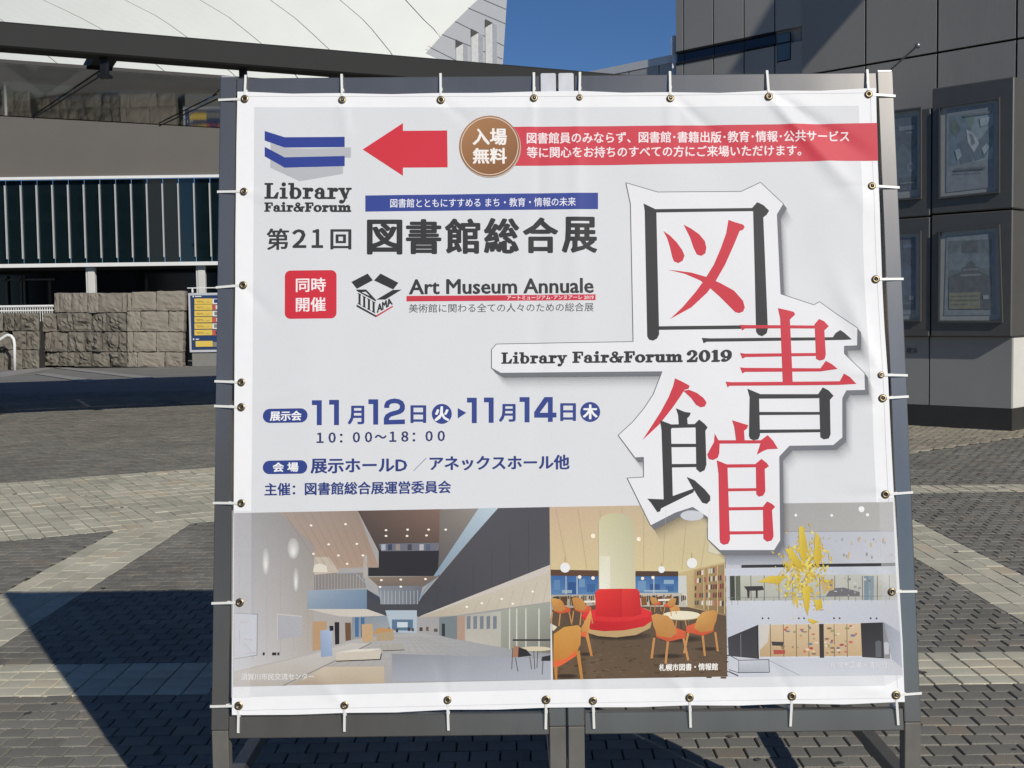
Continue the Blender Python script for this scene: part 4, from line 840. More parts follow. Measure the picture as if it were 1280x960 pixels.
# library logo
p = Print('book_logo', 2)
p.poly([(216, 437), (282, 462), (400, 464), (586, 458), (586, 505), (350, 508), (282, 506), (216, 478)], ink(186, 188, 192), t3)
p.poly([(214, 500), (285, 548), (350, 553), (549, 543), (549, 580), (350, 615), (214, 552)], ink(186, 188, 192), t3)
p.poly([(188, 383), (280, 412), (557, 410), (557, 457), (280, 460), (188, 427)], ink(48, 66, 148), t3); p.poly([(188, 456), (280, 505), (557, 498), (557, 545), (280, 553), (188, 500)], ink(48, 66, 148), t3); p.build()
p = Print('lettering', 2); slab_text(p, 'Library', (330.6, 228, 439.8, 254.4), (52, 52, 54)); slab_text(p, 'Fair&Forum', (330.6, 252.8, 439.4, 264.9), (52, 52, 54)); p.build()
# blue bar and titles
p = Print('blue_bar', 2); p.poly([(456.7, 244.4), (600, 242.4), (747.6, 240.7), (747.6, 261.2), (600, 262.8), (456.7, 264.6)], ink(54, 72, 150)); p.build()
p = Print('lettering', 3); p.text('図書館とともにすすめる まち・教育・情報の未来', (487.9, 248.6, 719.7, 259.8, -2.2), (240, 240, 248), .12); p.build()
p = Print('lettering', 2)
p.text('第', (333.2, 285.6, 361.5, 312.6), BLACK, .7); p.text('２', (365.3, 286.6, 383.2, 310.2), BLACK, 1.1); p.text('１', (389.5, 286.4, 404.2, 310.2), BLACK, 1.1); p.text('回', (413, 286.6, 439.4, 312.0), BLACK, .85)
for i, ch in enumerate('図書館総合展'):
    x = 458.7 + i * 48.7; p.text(ch, (x, 274.6 - i * .75, x + 44.4, 318.4 - i * .45), (52, 52, 54), 1.75, n=12)
p.build()
# red square, museum logo
p = Print('red_square', 2); p.pill(356.2, 338.4, 420.9, 398.8, 7, ink(212, 48, 64), -.6); p.build()
p = Print('lettering', 3); p.text('同時', (370, 347.6, 407.6, 365.4, -.4), (252, 240, 240), .42); p.text('開催', (370, 372, 407.6, 390, -.4), (252, 240, 240), .42); p.build()
p = Print('box_logo', 2); t = (12.8, (430, 330)); k = ink(50, 50, 52)
for q in ([(120, 290), (380, 155), (465, 262), (208, 400)], [(482, 265), (585, 155), (872, 303), (790, 410)], [(520, 573), (780, 418), (925, 412), (665, 572)], [(203, 412), (355, 410), (390, 445), (514, 578), (512, 602), (203, 432)]): p.poly(q, k, t)
p.poly([(285, 455), (352, 448), (412, 515)], ink(224, 225, 227), t)
for i in range(4):
    x = 222 + i * 75; y = 462 + i * 42
    for q in ([(x, y), (x + 58, y + 30), (x + 58, y + 42), (x, y + 14)], [(x + 12, y + 10), (x + 46, y + 30), (x + 46, y + 188), (x + 12, y + 170)], [(x, y + 165), (x + 58, y + 194), (x + 58, y + 206), (x, y + 178)]): p.poly(q, k, t)
p.poly([(203, 650), (515, 825), (515, 855), (203, 685)], k, t); p.poly([(515, 825), (783, 668), (783, 692), (515, 855)], ink(200, 60, 72), t)
p.text('AMA', [(471.6, 381.2), (489.4, 371.8), (491.3, 380.4), (471, 391.8)], (50, 50, 52), .5); p.build()
p = Print('lettering', 2); p.text('Art Museum Annuale', (511.2, 349.4, 742.2, 368.6, -2.2), (56, 56, 58), .75)
p.poly([(508.2, 370.2), (744.4, 368), (744.4, 375.2), (508.2, 377)], ink(206, 56, 72))
p.text('アートミュージアム･アンヌアーレ 2019', (633.7, 369.5, 742, 374.8, -.6), (246, 220, 222), .18); p.text('美術館に関わる全ての人々のための総合展', (511.2, 380.2, 742, 391.2, -1.9), (90, 90, 92), .05); p.build()
# dates
p = Print('date_lettering', 2); B = ink(*BLUE)
def one(xf, xs, y0, y1): p.poly([(xf, y0), (xs + 6.2, y0), (xs + 6.2, y1), (xs, y1), (xs, y0 + 6), (xf, y0 + 6)], B)
one(390.3, 396.4, 500.5, 531.6); one(411.8, 417.9, 500, 531.5); one(460.8, 466.8, 499.3, 530.9); one(583.8, 589.8, 497.3, 529); one(605, 610.9, 497, 528.6); one(649.5, 655.7, 496.5, 528)
tt = (5.818, (325, 490))
p.poly([(905, 117), (905, 95), (918, 68), (945, 54), (980, 48), (1015, 54), (1042, 70), (1055, 98), (1055, 125), (1045, 145), (1022, 160), (955, 180), (940, 195), (940, 204), (1055, 200), (1055, 234), (902, 238), (902, 190), (915, 165), (945, 147), (1005, 130), (1018, 118), (1018, 98), (1005, 86), (980, 82), (955, 86), (942, 98), (942, 117)], B, tt)
u = (5.818, (540, 490))
for q in ([(818, 37), (878, 37), (878, 217), (843, 218), (843, 70), (783, 152), (743, 152), (743, 146)], [(743, 151), (843, 151), (843, 187), (743, 187)], [(878, 150), (905, 150), (905, 185), (878, 186)], [(188, 118), (250, 152), (188, 193)]): p.poly(q, B, u)
for ch, b in (('月', (435, 507.2, 455.8, 530.7)), ('日', (513.2, 506.7, 533, 529)), ('月', (623.7, 505, 644.6, 527.4)), ('日', (700.2, 504, 720, 526.4))): p.text(ch, b, BLUE, .95)
p.disc(552.4, 517.5, 12.5, B); p.disc(737.7, 515, 12.5, B); p.pill(328.8, 511.2, 384.9, 528.9, 8.8, B, -.8); p.pill(328.8, 576, 384.6, 592.8, 8.3, B, -.8); p.build()
p = Print('date_lettering', 3)
p.text('火', (543.2, 508.0, 561.8, 526.6), WHITE, .85); p.text('木', (728.4, 505.6, 747.0, 524.2), WHITE, .85)
p.text('展示会', (337.6, 514, 377.4, 526.4, -.5), WHITE, .5); p.text('会 場', (341.2, 578.2, 373.6, 590.2, -.4), WHITE, .5); p.build()
p = Print('lettering', 2)
p.text('１０：００～１８：００', (396, 540.8, 556.4, 554.2, -2.6), (48, 58, 108), .62)
p.text('展示ホールD', (388.6, 573.6, 509.2, 592.2, -1.6), (44, 62, 128), .75); p.line([(517.2, 588.6), (533.2, 572.4)], .7, ink(90, 100, 130))
p.text('アネックスホール他', (537, 570, 712, 588.6, -1.8), (44, 62, 128), .75); p.text('主催：図書館総合展運営委員会', (330.8, 603.8, 564, 620, -3.4), (44, 62, 128), .5); p.build()

# the big cut-out plate with brush characters
A1 = (3.5556, (760, 210)); A2 = (3.5556, (760, 440))
def X1(P): return [(x / 3.5556 + 760, y / 3.5556 + 210) for x, y in P]
def X2(P): return [(x / 3.5556 + 760, y / 3.5556 + 440) for x, y in P]
PL = X1([(80, 65), (220, 107), (592, 104), (677, 64), (780, 160), (752, 207), (768, 560), (915, 608), (940, 594), (1108, 712), (1108, 790), (1050, 792), (1050, 825)]) + \
     X2([(1140, 95), (1143, 170), (1060, 172), (1043, 205), (1043, 380), (1002, 415), (808, 418), (763, 465), (768, 838), (740, 882), (497, 882), (443, 832), (443, 735), (377, 690), (300, 715), (190, 772), (85, 560), (158, 556), (158, 468), (120, 470), (45, 370), (110, 310), (160, 250), (200, 190), (240, 88)]) + \
     [(827, 464.6), (626, 466.6), (614.5, 460.4), (614.5, 437), (620.5, 430.2), (791.4, 427)] + X1([(100, 160)])
def shifted(P, dx, dy): return [(x + dx, y + dy) for x, y in P]
p = Print('soft_shadow', 3.2, SOFT)
for i, (dx, dy, a) in enumerate(((5, 6.5, .10), (6, 8.5, .085), (7.2, 10.5, .07), (8.5, 13, .055), (10, 15.5, .045), (11.5, 18, .035), (13, 21, .025))): p.poly(shifted(PL, dx, dy), (.05, .05, .06, a))
SHADOW = p
p = Print('plate', 4)
for i in range(1, 5): p.poly(shifted(PL, i * 1.05, i * 1.3), ink(116, 118, 124))
p.poly(PL, ink(236, 236, 238)); p.line(PL + [PL[0]], .9, ink(112, 114, 120)); PLATE = p
KK, RD = ink(56, 56, 58), ink(208, 58, 72)
g1 = Print('brush_character', 5)
for q in ([(158, 158), (215, 185), (215, 198), (227, 740), (218, 758), (200, 768), (182, 763), (174, 748), (163, 190)], [(205, 183), (645, 178), (645, 192), (205, 198)], [(640, 178), (663, 152), (690, 165), (716, 190), (705, 208), (690, 220), (710, 715), (705, 735), (685, 748), (668, 742), (658, 728), (645, 196)], [(222, 704), (592, 699), (592, 715), (222, 720)]): g1.poly(q, KK, A1)
for q in ([(246, 280), (275, 300), (305, 330), (330, 365), (340, 390), (332, 412), (312, 423), (293, 415), (285, 395), (275, 350), (262, 310)], [(336, 252), (370, 270), (405, 295), (430, 325), (437, 355), (432, 380), (415, 391), (395, 385), (380, 355), (365, 310)],
          [(535, 231), (560, 240), (600, 252), (607, 262), (600, 275), (585, 280), (560, 340), (520, 430), (480, 500), (440, 555), (370, 620), (275, 672), (330, 620), (390, 550), (430, 495), (470, 430), (500, 360), (525, 290)],
          [(268, 453), (300, 456), (370, 465), (440, 485), (500, 512), (560, 545), (600, 590), (608, 620), (600, 638), (582, 645), (565, 640), (540, 615), (500, 575), (455, 535), (410, 500), (340, 470)]): g1.poly(q, RD, A1)
g2 = Print('brush_character', 6)
g2.poly([(417, 755), (450, 757), (1000, 752), (1010, 735), (1032, 720), (1050, 732), (1083, 762), (1050, 764), (440, 772), (425, 779)], KK, A1)
for q in ([(755, 623), (800, 633), (826, 640), (831, 652), (808, 674), (822, 963), (778, 963), (765, 670)], [(586, 697), (610, 698), (918, 700), (918, 713), (610, 713), (597, 722)], [(918, 695), (938, 671), (960, 680), (982, 703), (962, 722), (968, 830), (962, 850), (942, 856), (925, 848), (920, 720)],
          [(587, 822), (610, 825), (925, 822), (925, 835), (612, 840), (598, 847)], [(587, 886), (610, 888), (945, 890), (968, 857), (995, 872), (1020, 893), (945, 904), (610, 906), (598, 913)]): g2.poly(q, RD, A1)
g2.poly([(523, 132), (550, 134), (1030, 130), (1048, 96), (1075, 112), (1103, 142), (1030, 146), (540, 150), (532, 158)], RD, A2)
for q in ([(620, 163), (680, 188), (672, 205), (676, 370), (668, 388), (648, 392), (632, 385), (627, 372), (630, 200)], [(672, 187), (938, 187), (938, 205), (672, 207)], [(935, 187), (955, 157), (980, 170), (1003, 195), (987, 212), (990, 365), (982, 384), (960, 388), (945, 378), (940, 205)], [(672, 266), (944, 266), (944, 278), (672, 280)], [(672, 345), (946, 343), (946, 356), (672, 360)]): g2.poly(q, KK, A2)
g3 = Print('brush_character', 6)
for q in ([(298, 117), (330, 132), (363, 150), (358, 163), (340, 168), (320, 200), (285, 250), (230, 320), (153, 392), (190, 335), (235, 265), (270, 200), (290, 150)], [(335, 172), (360, 168), (395, 182), (425, 205), (438, 225), (430, 242), (412, 246), (392, 235), (370, 205)],
          [(552, 303), (600, 318), (624, 325), (618, 340), (605, 350), (608, 395), (570, 395), (562, 335)], [(475, 362), (487, 385), (497, 400), (495, 450), (488, 470), (468, 480), (448, 475), (442, 455), (455, 430), (472, 400)], [(490, 392), (680, 392), (710, 369), (735, 395), (756, 430), (710, 432), (690, 440), (662, 456), (672, 425), (678, 406), (490, 407)],
          [(484, 481), (528, 499), (532, 515), (543, 835), (535, 852), (515, 857), (500, 848), (497, 830), (492, 540)], [(524, 499), (660, 498), (660, 512), (524, 514)], [(655, 498), (682, 475), (705, 492), (716, 508), (697, 520), (700, 620), (690, 638), (672, 643), (660, 632), (658, 512)],
          [(530, 606), (662, 605), (662, 617), (530, 619)], [(533, 690), (692, 688), (692, 702), (533, 704)], [(688, 690), (708, 664), (730, 675), (744, 688), (730, 703), (737, 820), (728, 838), (708, 843), (692, 830), (690, 702)], [(536, 797), (694, 796), (694, 809), (536, 811)]): g3.poly(q, RD, A2)
for q in ([(302, 250), (340, 266), (368, 270), (362, 285), (352, 295), (355, 328), (315, 328), (312, 280)], [(231, 303), (290, 325), (280, 345), (288, 640), (248, 660), (245, 560), (238, 345)], [(275, 322), (390, 320), (390, 335), (275, 338)], [(385, 320), (405, 300), (428, 318), (443, 335), (433, 350), (438, 500), (430, 525), (410, 535), (393, 520), (390, 340)],
          [(278, 408), (394, 408), (394, 422), (278, 423)], [(282, 498), (394, 497), (394, 511), (282, 513)], [(250, 655), (175, 652), (190, 668), (205, 690), (220, 712), (232, 708), (236, 695), (380, 624), (385, 605), (288, 640), (285, 600), (248, 600)], [(350, 555), (385, 570), (430, 610), (455, 640), (455, 660), (440, 675), (420, 670), (400, 640), (375, 600)]): g3.poly(q, KK, A2)
PLTXT = Print('lettering', 5); slab_text(PLTXT, 'Library', [(626.6, 440.2), (709, 439.2), (709, 458), (626.6, 459)], (50, 50, 52)); slab_text(PLTXT, 'Fair&Forum', [(715.5, 439.2), (853.5, 438), (853.5, 452.6), (715.5, 454)], (50, 50, 52)); slab_text(PLTXT, '2019', [(858.9, 437.6), (914.8, 437), (914.8, 451.8), (858.9, 452.6)], (50, 50, 52))

# --- the three printed photographs along the bottom
def c4(a, b, c, d): return np.array([ink(*a), ink(*b), ink(*c), ink(*d)])
P1 = Print('hall_photograph', 2, PHOTO); t = (3.0476, (280, 620))
def q(pts, *c):
    P1.poly(pts, ink(*c[0]) if len(c) == 1 else ink(*c) if len(c) == 3 else c4(*c), t)
q([(40, 65), (1240, 42), (1245, 700), (35, 725)], (176, 172, 170), (150, 148, 146), (190, 182, 172), (150, 152, 158))
q([(40, 65), (210, 62), (345, 190), (345, 470), (330, 600), (38, 668)], (168, 166, 168), (150, 144, 140), (206, 206, 208), (184, 176, 166))     # left wall
q([(210, 62), (510, 56), (590, 270), (440, 275), (345, 190)], (170, 156, 146), (150, 132, 120), (184, 160, 140), (170, 146, 128))            # ceiling
q([(510, 56), (830, 50), (822, 210), (590, 210)], (92, 78, 72), (132, 106, 94), (66, 60, 60), (92, 76, 68))
q([(590, 205), (822, 205), (820, 305), (550, 305), (550, 272), (590, 272)], (44, 44, 48))
q([(822, 52), (970, 47), (815, 290), (820, 205)], (126, 118, 112), (150, 142, 134), (96, 92, 92), (90, 86, 86))
q([(1040, 46), (1240, 42), (1242, 262), (740, 462), (700, 430), (740, 400)], (84, 84, 90), (78, 78, 84), (62, 62, 68), (84, 82, 84))            # big dark panel
q([(970, 47), (1045, 45), (770, 355), (745, 400), (735, 400)], (150, 168, 184), (190, 206, 214), (130, 152, 170), (110, 132, 150))
q([(1242, 262), (1244, 290), (800, 455), (735, 462)], (204, 196, 186)); q([(1244, 288), (1244, 402), (880, 455), (740, 462)], (206, 198, 180), (200, 190, 172), (184, 172, 152), (206, 196, 178))
q([(345, 185), (440, 275), (440, 300), (345, 300)], (176, 156, 138)); q([(345, 232), (400, 232), (440, 290), (345, 300)], (196, 184, 168))
q([(318, 358), (545, 355), (545, 430), (318, 430)], (158, 172, 186), (120, 142, 164), (140, 156, 172), (112, 134, 158)); q([(545, 355), (600, 388), (600, 440), (545, 430)], (66, 70, 80))
q([(345, 300), (440, 292), (530, 292), (545, 350), (345, 358)], (140, 134, 130)); P1.line([(430, 294), (500, 292), (600, 390)], 3, ink(150, 162, 176), t)
for x in range(350, 545, 12): P1.line([(x, 298), (x, 356)], 1.6, ink(176, 174, 172), t)
q([(550, 308), (820, 305), (760, 345), (640, 350), (590, 345)], (140, 122, 106), (120, 106, 96), (110, 100, 96), (116, 102, 92)); q([(585, 342), (758, 342), (738, 415), (600, 415)], (132, 138, 146), (110, 114, 124), (150, 156, 162), (96, 100, 108))
for x in range(598, 740, 14): P1.line([(x, 360), (x, 412)], 2, ink(180, 186, 192), t)
q([(545, 385), (600, 412), (740, 412), (880, 340), (900, 380), (740, 462), (610, 455), (545, 430)], (70, 72, 78)); q([(532, 225), (546, 225), (546, 312), (532, 312)], (178, 172, 164))
q([(318, 430), (545, 430), (615, 455), (560, 462), (440, 458)], (206, 198, 186)); q([(590, 182), (820, 178), (818, 208), (600, 210)], (110, 112, 122)); 
for x, c in ((600, (170, 176, 190)), (625, (60, 70, 96)), (655, (150, 140, 132)), (700, (70, 72, 80)), (745, (180, 180, 184)), (770, (84, 96, 120))): q([(x, 184), (x + 16, 183), (x + 16, 206), (x, 207)], c)
q([(490, 460), (615, 455), (740, 458), (730, 525), (480, 560)], (130, 140, 152), (150, 160, 168), (160, 158, 152), (176, 176, 172))
q([(615, 435), (735, 435), (735, 520), (640, 520)], (176, 190, 200)); q([(640, 470), (720, 470), (720, 512), (640, 512)], (90, 116, 140)); q([(660, 480), (700, 480), (700, 500), (660, 500)], (200, 212, 220))
for x in (500, 522): q([(x, 462), (x + 14, 462), (x + 14, 536), (x, 536)], (70, 110, 150))
q([(820, 462), (890, 456), (890, 550), (820, 530)], (120, 130, 132)); q([(830, 486), (842, 486), (842, 536), (830, 532)], (50, 54, 56)); q([(888, 458), (918, 456), (918, 556), (888, 548)], (176, 148, 130))
q([(918, 455), (1055, 438), (1055, 580), (918, 550)], (170, 166, 156), (186, 184, 172), (196, 190, 178), (186, 180, 168))
for x in (925, 950, 975, 1000, 1025): q([(x, 458), (x + 14, 456), (x + 14, 505), (x, 507)], (120, 128, 136))
q([(1055, 435), (1244, 402), (1244, 600), (1055, 580)], (168, 170, 156), (160, 164, 152), (150, 150, 140), (120, 118, 108))
for x in (1088, 1115, 1150, 1200): P1.line([(x, 428), (x, 590)], 5, ink(206, 206, 196), t)
q([(1100, 545), (1244, 545), (1244, 552), (1100, 552)], (60, 58, 56)); q([(38, 668), (330, 600), (500, 545), (740, 520), (920, 552), (1244, 610), (1245, 700), (35, 725)], (200, 196, 190), (150, 152, 156), (176, 166, 152), (160, 164, 172))
for k in range(16):
    x = 60 + k * 74; P1.line([(x, 717 - (x - 35) * .0207 - 3), (690 + (x - 690) * .12, 535)], 1.6, ink(158, 154, 150), t)
for k in range(8): y_ = 540 + k * k * 2.2; P1.line([(max(60, 700 - (y_ - 500) * 3.2), y_), (min(1240, 720 + (y_ - 500) * 3.0), y_)], 1.2, ink(162, 158, 155), t)
for k in range(7): P1.line([(740 + k * 70, 448 - k * 26), (740 + k * 70, 420 - k * 55)], 1.4, ink(64, 64, 70), t)
for k in range(9): P1.line([(230 + k * 34, 63), (360 + k * 26, 262)], 1.2, ink(150, 132, 118), t)
for k in range(10): P1.line([(840 + k * 44, 440 - k * 14), (820 + k * 44, 452 - k * 5)], 1.2, ink(176, 166, 150), t)
for k in range(6): P1.line([(60 + k * 52, 66), (60 + k * 52, 640 - k * 12)], 1.0, ink(164, 162, 162), t)
for x_, y_, w_, h_, c_ in ((700, 500, 10, 14, (60, 56, 54)), (716, 503, 8, 12, (90, 70, 60)), (745, 500, 12, 14, (70, 60, 56)), (770, 498, 10, 16, (110, 90, 70)), (655, 505, 9, 14, (66, 62, 60)), (800, 505, 14, 12, (90, 84, 76)), (625, 500, 8, 12, (130, 120, 110))): P1.rect(x_, y_, x_ + w_, y_ + h_, ink(*c_), t)
q([(330, 605), (480, 560), (560, 560), (240, 722), (35, 726), (38, 672)], (206, 202, 196), (196, 192, 184), (190, 182, 172), (170, 164, 156)); P1.line([(225, 722), (440, 620), (560, 560)], 2.5, ink(110, 106, 102), t)
q([(640, 600), (1244, 620), (1245, 700), (640, 706)], (142, 144, 150), (164, 168, 176), (168, 172, 180), (176, 180, 188))
q([(385, 650), (610, 648), (612, 712), (260, 718)], (206, 194, 172), (196, 182, 160), (176, 160, 140), (190, 174, 150)); q([(428, 595), (600, 580), (594, 622), (428, 628)], (206, 196, 180)); q([(428, 596), (500, 583), (600, 580), (560, 590)], (222, 216, 204)); P1.line([(428, 629), (596, 622), (600, 600)], 4, ink(60, 54, 50), t)
q([(590, 568), (680, 562), (688, 585), (600, 588)], (170, 166, 156)); P1.line([(605, 589), (688, 586)], 3, ink(80, 76, 72), t)
q([(525, 488), (566, 486), (570, 552), (527, 556)], (196, 164, 124)); q([(582, 512), (648, 508), (648, 550), (582, 552)], (176, 156, 124)); q([(566, 525), (590, 500), (648, 508), (640, 516)], (190, 146, 96))
q([(338, 478), (392, 476), (392, 580), (338, 590)], (186, 152, 116)); q([(422, 480), (440, 480), (440, 563), (424, 566)], (40, 38, 40)); q([(462, 482), (484, 482), (484, 548), (464, 552)], (110, 82, 62)); q([(368, 512), (412, 508), (414, 608), (370, 614)], (158, 176, 204), (176, 190, 212), (140, 158, 186), (150, 168, 196))
q([(402, 494), (418, 494), (418, 512), (404, 514)], (40, 40, 44)); q([(204, 450), (298, 458), (300, 532), (206, 547)], (176, 176, 180)); P1.line([(204, 547), (204, 450), (298, 458)], 2.5, ink(214, 206, 198), t)
q([(40, 446), (128, 450), (126, 606), (40, 620)], (204, 206, 212)); P1.line([(40, 446), (128, 450), (126, 606), (38, 620)], 2.5, ink(130, 130, 140), t)
for x0, y0, x1, y1 in ((60, 480, 90, 482), (60, 510, 60, 560), (75, 545, 110, 548), (75, 560, 105, 590), (85, 600, 120, 596)): P1.line([(x0, y0), (x1, y1)], 1.5, ink(176, 120, 130), t)
for cx, cy, rx, ry in ((160, 250, 14, 52), (275, 320, 10, 46), (265, 200, 22, 40)):
    for k in range(5): P1.disc(cx, cy + k * 3, rx * (1 - k * .18), ink(186 + 11 * k, 184 + 11 * k, 180 + 11 * k), t, ry * (1 - k * .18), 16)
q([(340, 290), (345, 262), (365, 256), (392, 266), (396, 290)], (224, 216, 200))
for x, y in ((333, 112), (464, 107), (400, 184), (507, 182), (437, 226), (530, 226), (618, 130), (700, 128), (772, 150), (780, 128), (618, 152), (698, 152), (845, 128), (342, 220), (470, 258), (600, 320), (674, 318), (768, 316), (595, 346), (674, 345), (1058, 392), (1176, 364), (982, 408), (925, 422), (1100, 410)): P1.disc(x, y, 5.5, ink(250, 244, 228), t, 4, 8)
for x in (152, 188, 196, 208): q([(x - 4, 596), (x + 4, 595), (x + 4, 606), (x - 4, 607)], (44, 44, 46))
P1.disc(1185, 582, 62, ink(212, 200, 172), t, 9); 
for a in ([(1180, 590), (1184, 660)], [(1195, 590), (1192, 655)], [(1100, 580), (1096, 660)], [(1110, 615), (1120, 668)], [(1165, 612), (1172, 660)], [(1215, 628), (1212, 680)]): P1.line(a, 3, ink(90, 82, 76), t)
q([(1104, 570), (1120, 572), (1128, 612), (1100, 614)], (170, 120, 92)); q([(1122, 575), (1152, 585), (1172, 608), (1120, 614)], (44, 42, 46)); q([(1212, 612), (1244, 606), (1244, 628), (1208, 628)], (48, 46, 50))
P1.text('須賀川市民交流センター', (301.3, 841.6, 393, 850.2, -.6), (226, 224, 222), .12)
P2 = Print('lounge_photograph', 2, PHOTO); t = (4.0, (680, 620))
def q(pts, *c): P2.poly(pts, ink(*c[0]) if len(c) == 1 else ink(*c) if len(c) == 3 else c4(*c), t)
q([(25, 55), (905, 40), (918, 903), (45, 918)], (206, 180, 150), (196, 184, 150), (92, 74, 56), (96, 78, 60))
q([(25, 55), (905, 42), (906, 330), (700, 385), (34, 372)], (204, 176, 148), (196, 184, 150), (214, 196, 150), (214, 198, 152))
q([(33, 368), (272, 372), (272, 402), (33, 398)], (92, 66, 48)); q([(458, 375), (672, 377), (672, 402), (458, 402)], (78, 56, 44))
q([(34, 398), (272, 402), (272, 494), (36, 494)], (60, 104, 160), (52, 96, 156), (90, 130, 172), (84, 128, 172)); q([(458, 402), (672, 402), (672, 485), (458, 485)], (64, 108, 164), (50, 92, 150), (96, 136, 176), (80, 124, 168))
for x, y, w_, h_, c in ((50, 420, 30, 50, (96, 134, 172)), (120, 430, 40, 60, (44, 84, 138)), (175, 415, 30, 40, (110, 144, 176)), (215, 440, 40, 40, (60, 98, 148)), (470, 425, 40, 50, (110, 146, 180)), (530, 440, 50, 40, (44, 84, 138)), (600, 420, 50, 20, (140, 168, 190)), (610, 450, 40, 26, (60, 100, 150)), (90, 470, 50, 16, (150, 170, 186)), (500, 470, 120, 10, (150, 172, 188))): P2.rect(x, y, x + w_, y + h_, ink(*c), t)
for x in (110, 165, 550): P2.line([(x, 400), (x, 492)], 4, ink(196, 200, 200), t)
q([(672, 385), (905, 330), (908, 600), (720, 560), (700, 500), (672, 490)], (206, 184, 136), (196, 172, 124), (190, 166, 120), (150, 124, 88)); q([(672, 400), (712, 398), (718, 558), (690, 520), (672, 490)], (206, 206, 200)); q([(36, 494), (272, 492), (272, 560), (40, 575)], (176, 168, 152)); q([(458, 485), (690, 485), (718, 556), (480, 560)], (190, 184, 170))
q([(40, 570), (260, 545), (480, 552), (720, 556), (912, 600), (918, 903), (45, 918)], (90, 74, 58), (92, 76, 60), (104, 84, 62), (100, 80, 60))
for i in range(420):
    x, y = rng.uniform(42, 915), rng.uniform(572, 905); s_ = rng.uniform(3, 9) * (y - 450) / 300; v = rng.uniform(-22, 22); P2.rect(x, y, x + s_ * 2.2, y + s_ * .7, ink(96 + v, 78 + v * .9, 60 + v * .8), t)
# bookshelves
q([(748, 372), (903, 340), (905, 590), (750, 556)], (176, 150, 104), (160, 134, 92), (160, 134, 92), (130, 106, 76))
for r in range(5):
    for kx in range(13):
        x = 754 + kx * 11.4; sl = (x - 748) / 155; y0 = 378 - 30 * sl + r * (36 + 8 * sl); h_ = 22 + 5 * sl
        if rng.random() < .86: cc = [(206, 198, 184), (120, 60, 56), (70, 90, 90), (150, 140, 110), (90, 70, 60), (196, 120, 96), (60, 60, 66), (222, 218, 206)][rng.integers(8)]; P2.poly([(x, y0 + rng.uniform(0, 5)), (x + 8.5, y0 - 1.6), (x + 8.5, y0 + h_), (x, y0 + h_ + 1)], ink(*cc), t)
for x in (750, 800, 822, 868, 903): P2.line([(x, 372 - (x - 748) * .2), (x, 556 + (x - 748) * .22)], 4, ink(206, 180, 130), t)
for x, y, rx, ry in ((365, 700, 175, 22), (690, 715, 110, 18), (625, 800, 80, 12), (820, 765, 66, 10), (110, 900, 60, 12), (214, 790, 40, 9)):
    for k in range(4): P2.disc(x, y, rx * (1 - k * .14), ink(80 - 8 * k, 64 - 7 * k, 50 - 6 * k), t, ry * (1 - k * .14), 18)
for k in range(8): P2.line([(60 + k * 110, 60 + (k % 3) * 4), (120 + k * 95, 366)], 1.2, ink(200, 182, 148), t)
for k in range(26): x = 480 + k * 9; P2.rect(x, rng.uniform(492, 502), x + 6, rng.uniform(508, 548), ink(*[(60, 54, 50), (120, 84, 54), (196, 190, 176), (84, 74, 66)][k % 4]), t)
for k in range(24): x = 44 + k * 9.5; P2.rect(x, rng.uniform(496, 506), x + 6, rng.uniform(512, 552), ink(*[(70, 62, 54), (130, 92, 58), (190, 184, 170), (60, 56, 52)][k % 4]), t)
# people-free far chairs and tables
for x in (60, 100, 150, 500, 540, 580, 620, 660): q([(x - 14, 505), (x + 12, 500), (x + 16, 545), (x - 10, 548)], [(60, 54, 48), (96, 66, 42), (130, 84, 44)][x // 10 % 3])
q([(182, 524), (262, 522), (262, 532), (182, 534)], (232, 226, 212)); q([(570, 516), (640, 514), (640, 524), (570, 526)], (232, 226, 212))
# column and red round sofa
q([(272, 130), (285, 105), (320, 88), (360, 84), (405, 92), (440, 115), (448, 140), (458, 470), (276, 470)], (206, 200, 160), (190, 186, 152), (226, 222, 196), (206, 200, 166)); q([(276, 300), (330, 300), (330, 470), (276, 470)], (222, 218, 192), (226, 222, 198), (240, 238, 222), (232, 228, 208))
q([(188, 600), (200, 580), (260, 570), (500, 560), (536, 575), (540, 620), (532, 660), (460, 695), (360, 707), (270, 700), (225, 685)], (190, 160, 112)); q([(188, 605), (200, 580), (300, 560), (480, 558), (538, 578), (540, 625), (500, 652), (400, 672), (300, 676), (232, 668)], (206, 36, 44), (216, 44, 48), (186, 26, 34), (200, 36, 42))
q([(188, 600), (200, 580), (300, 556), (480, 554), (538, 578), (520, 604), (430, 624), (330, 630), (240, 622)], (226, 52, 56), (222, 48, 52), (214, 44, 48), (220, 48, 52)); q([(256, 480), (275, 465), (385, 463), (385, 606), (330, 606), (258, 600)], (230, 58, 52), (214, 46, 46), (206, 34, 38), (196, 32, 38)); q([(387, 463), (465, 464), (478, 480), (488, 590), (450, 602), (387, 606)], (224, 60, 54), (206, 42, 44), (206, 38, 42), (190, 30, 36)); P2.line([(386, 464), (386, 606)], 2, ink(140, 20, 28), t)
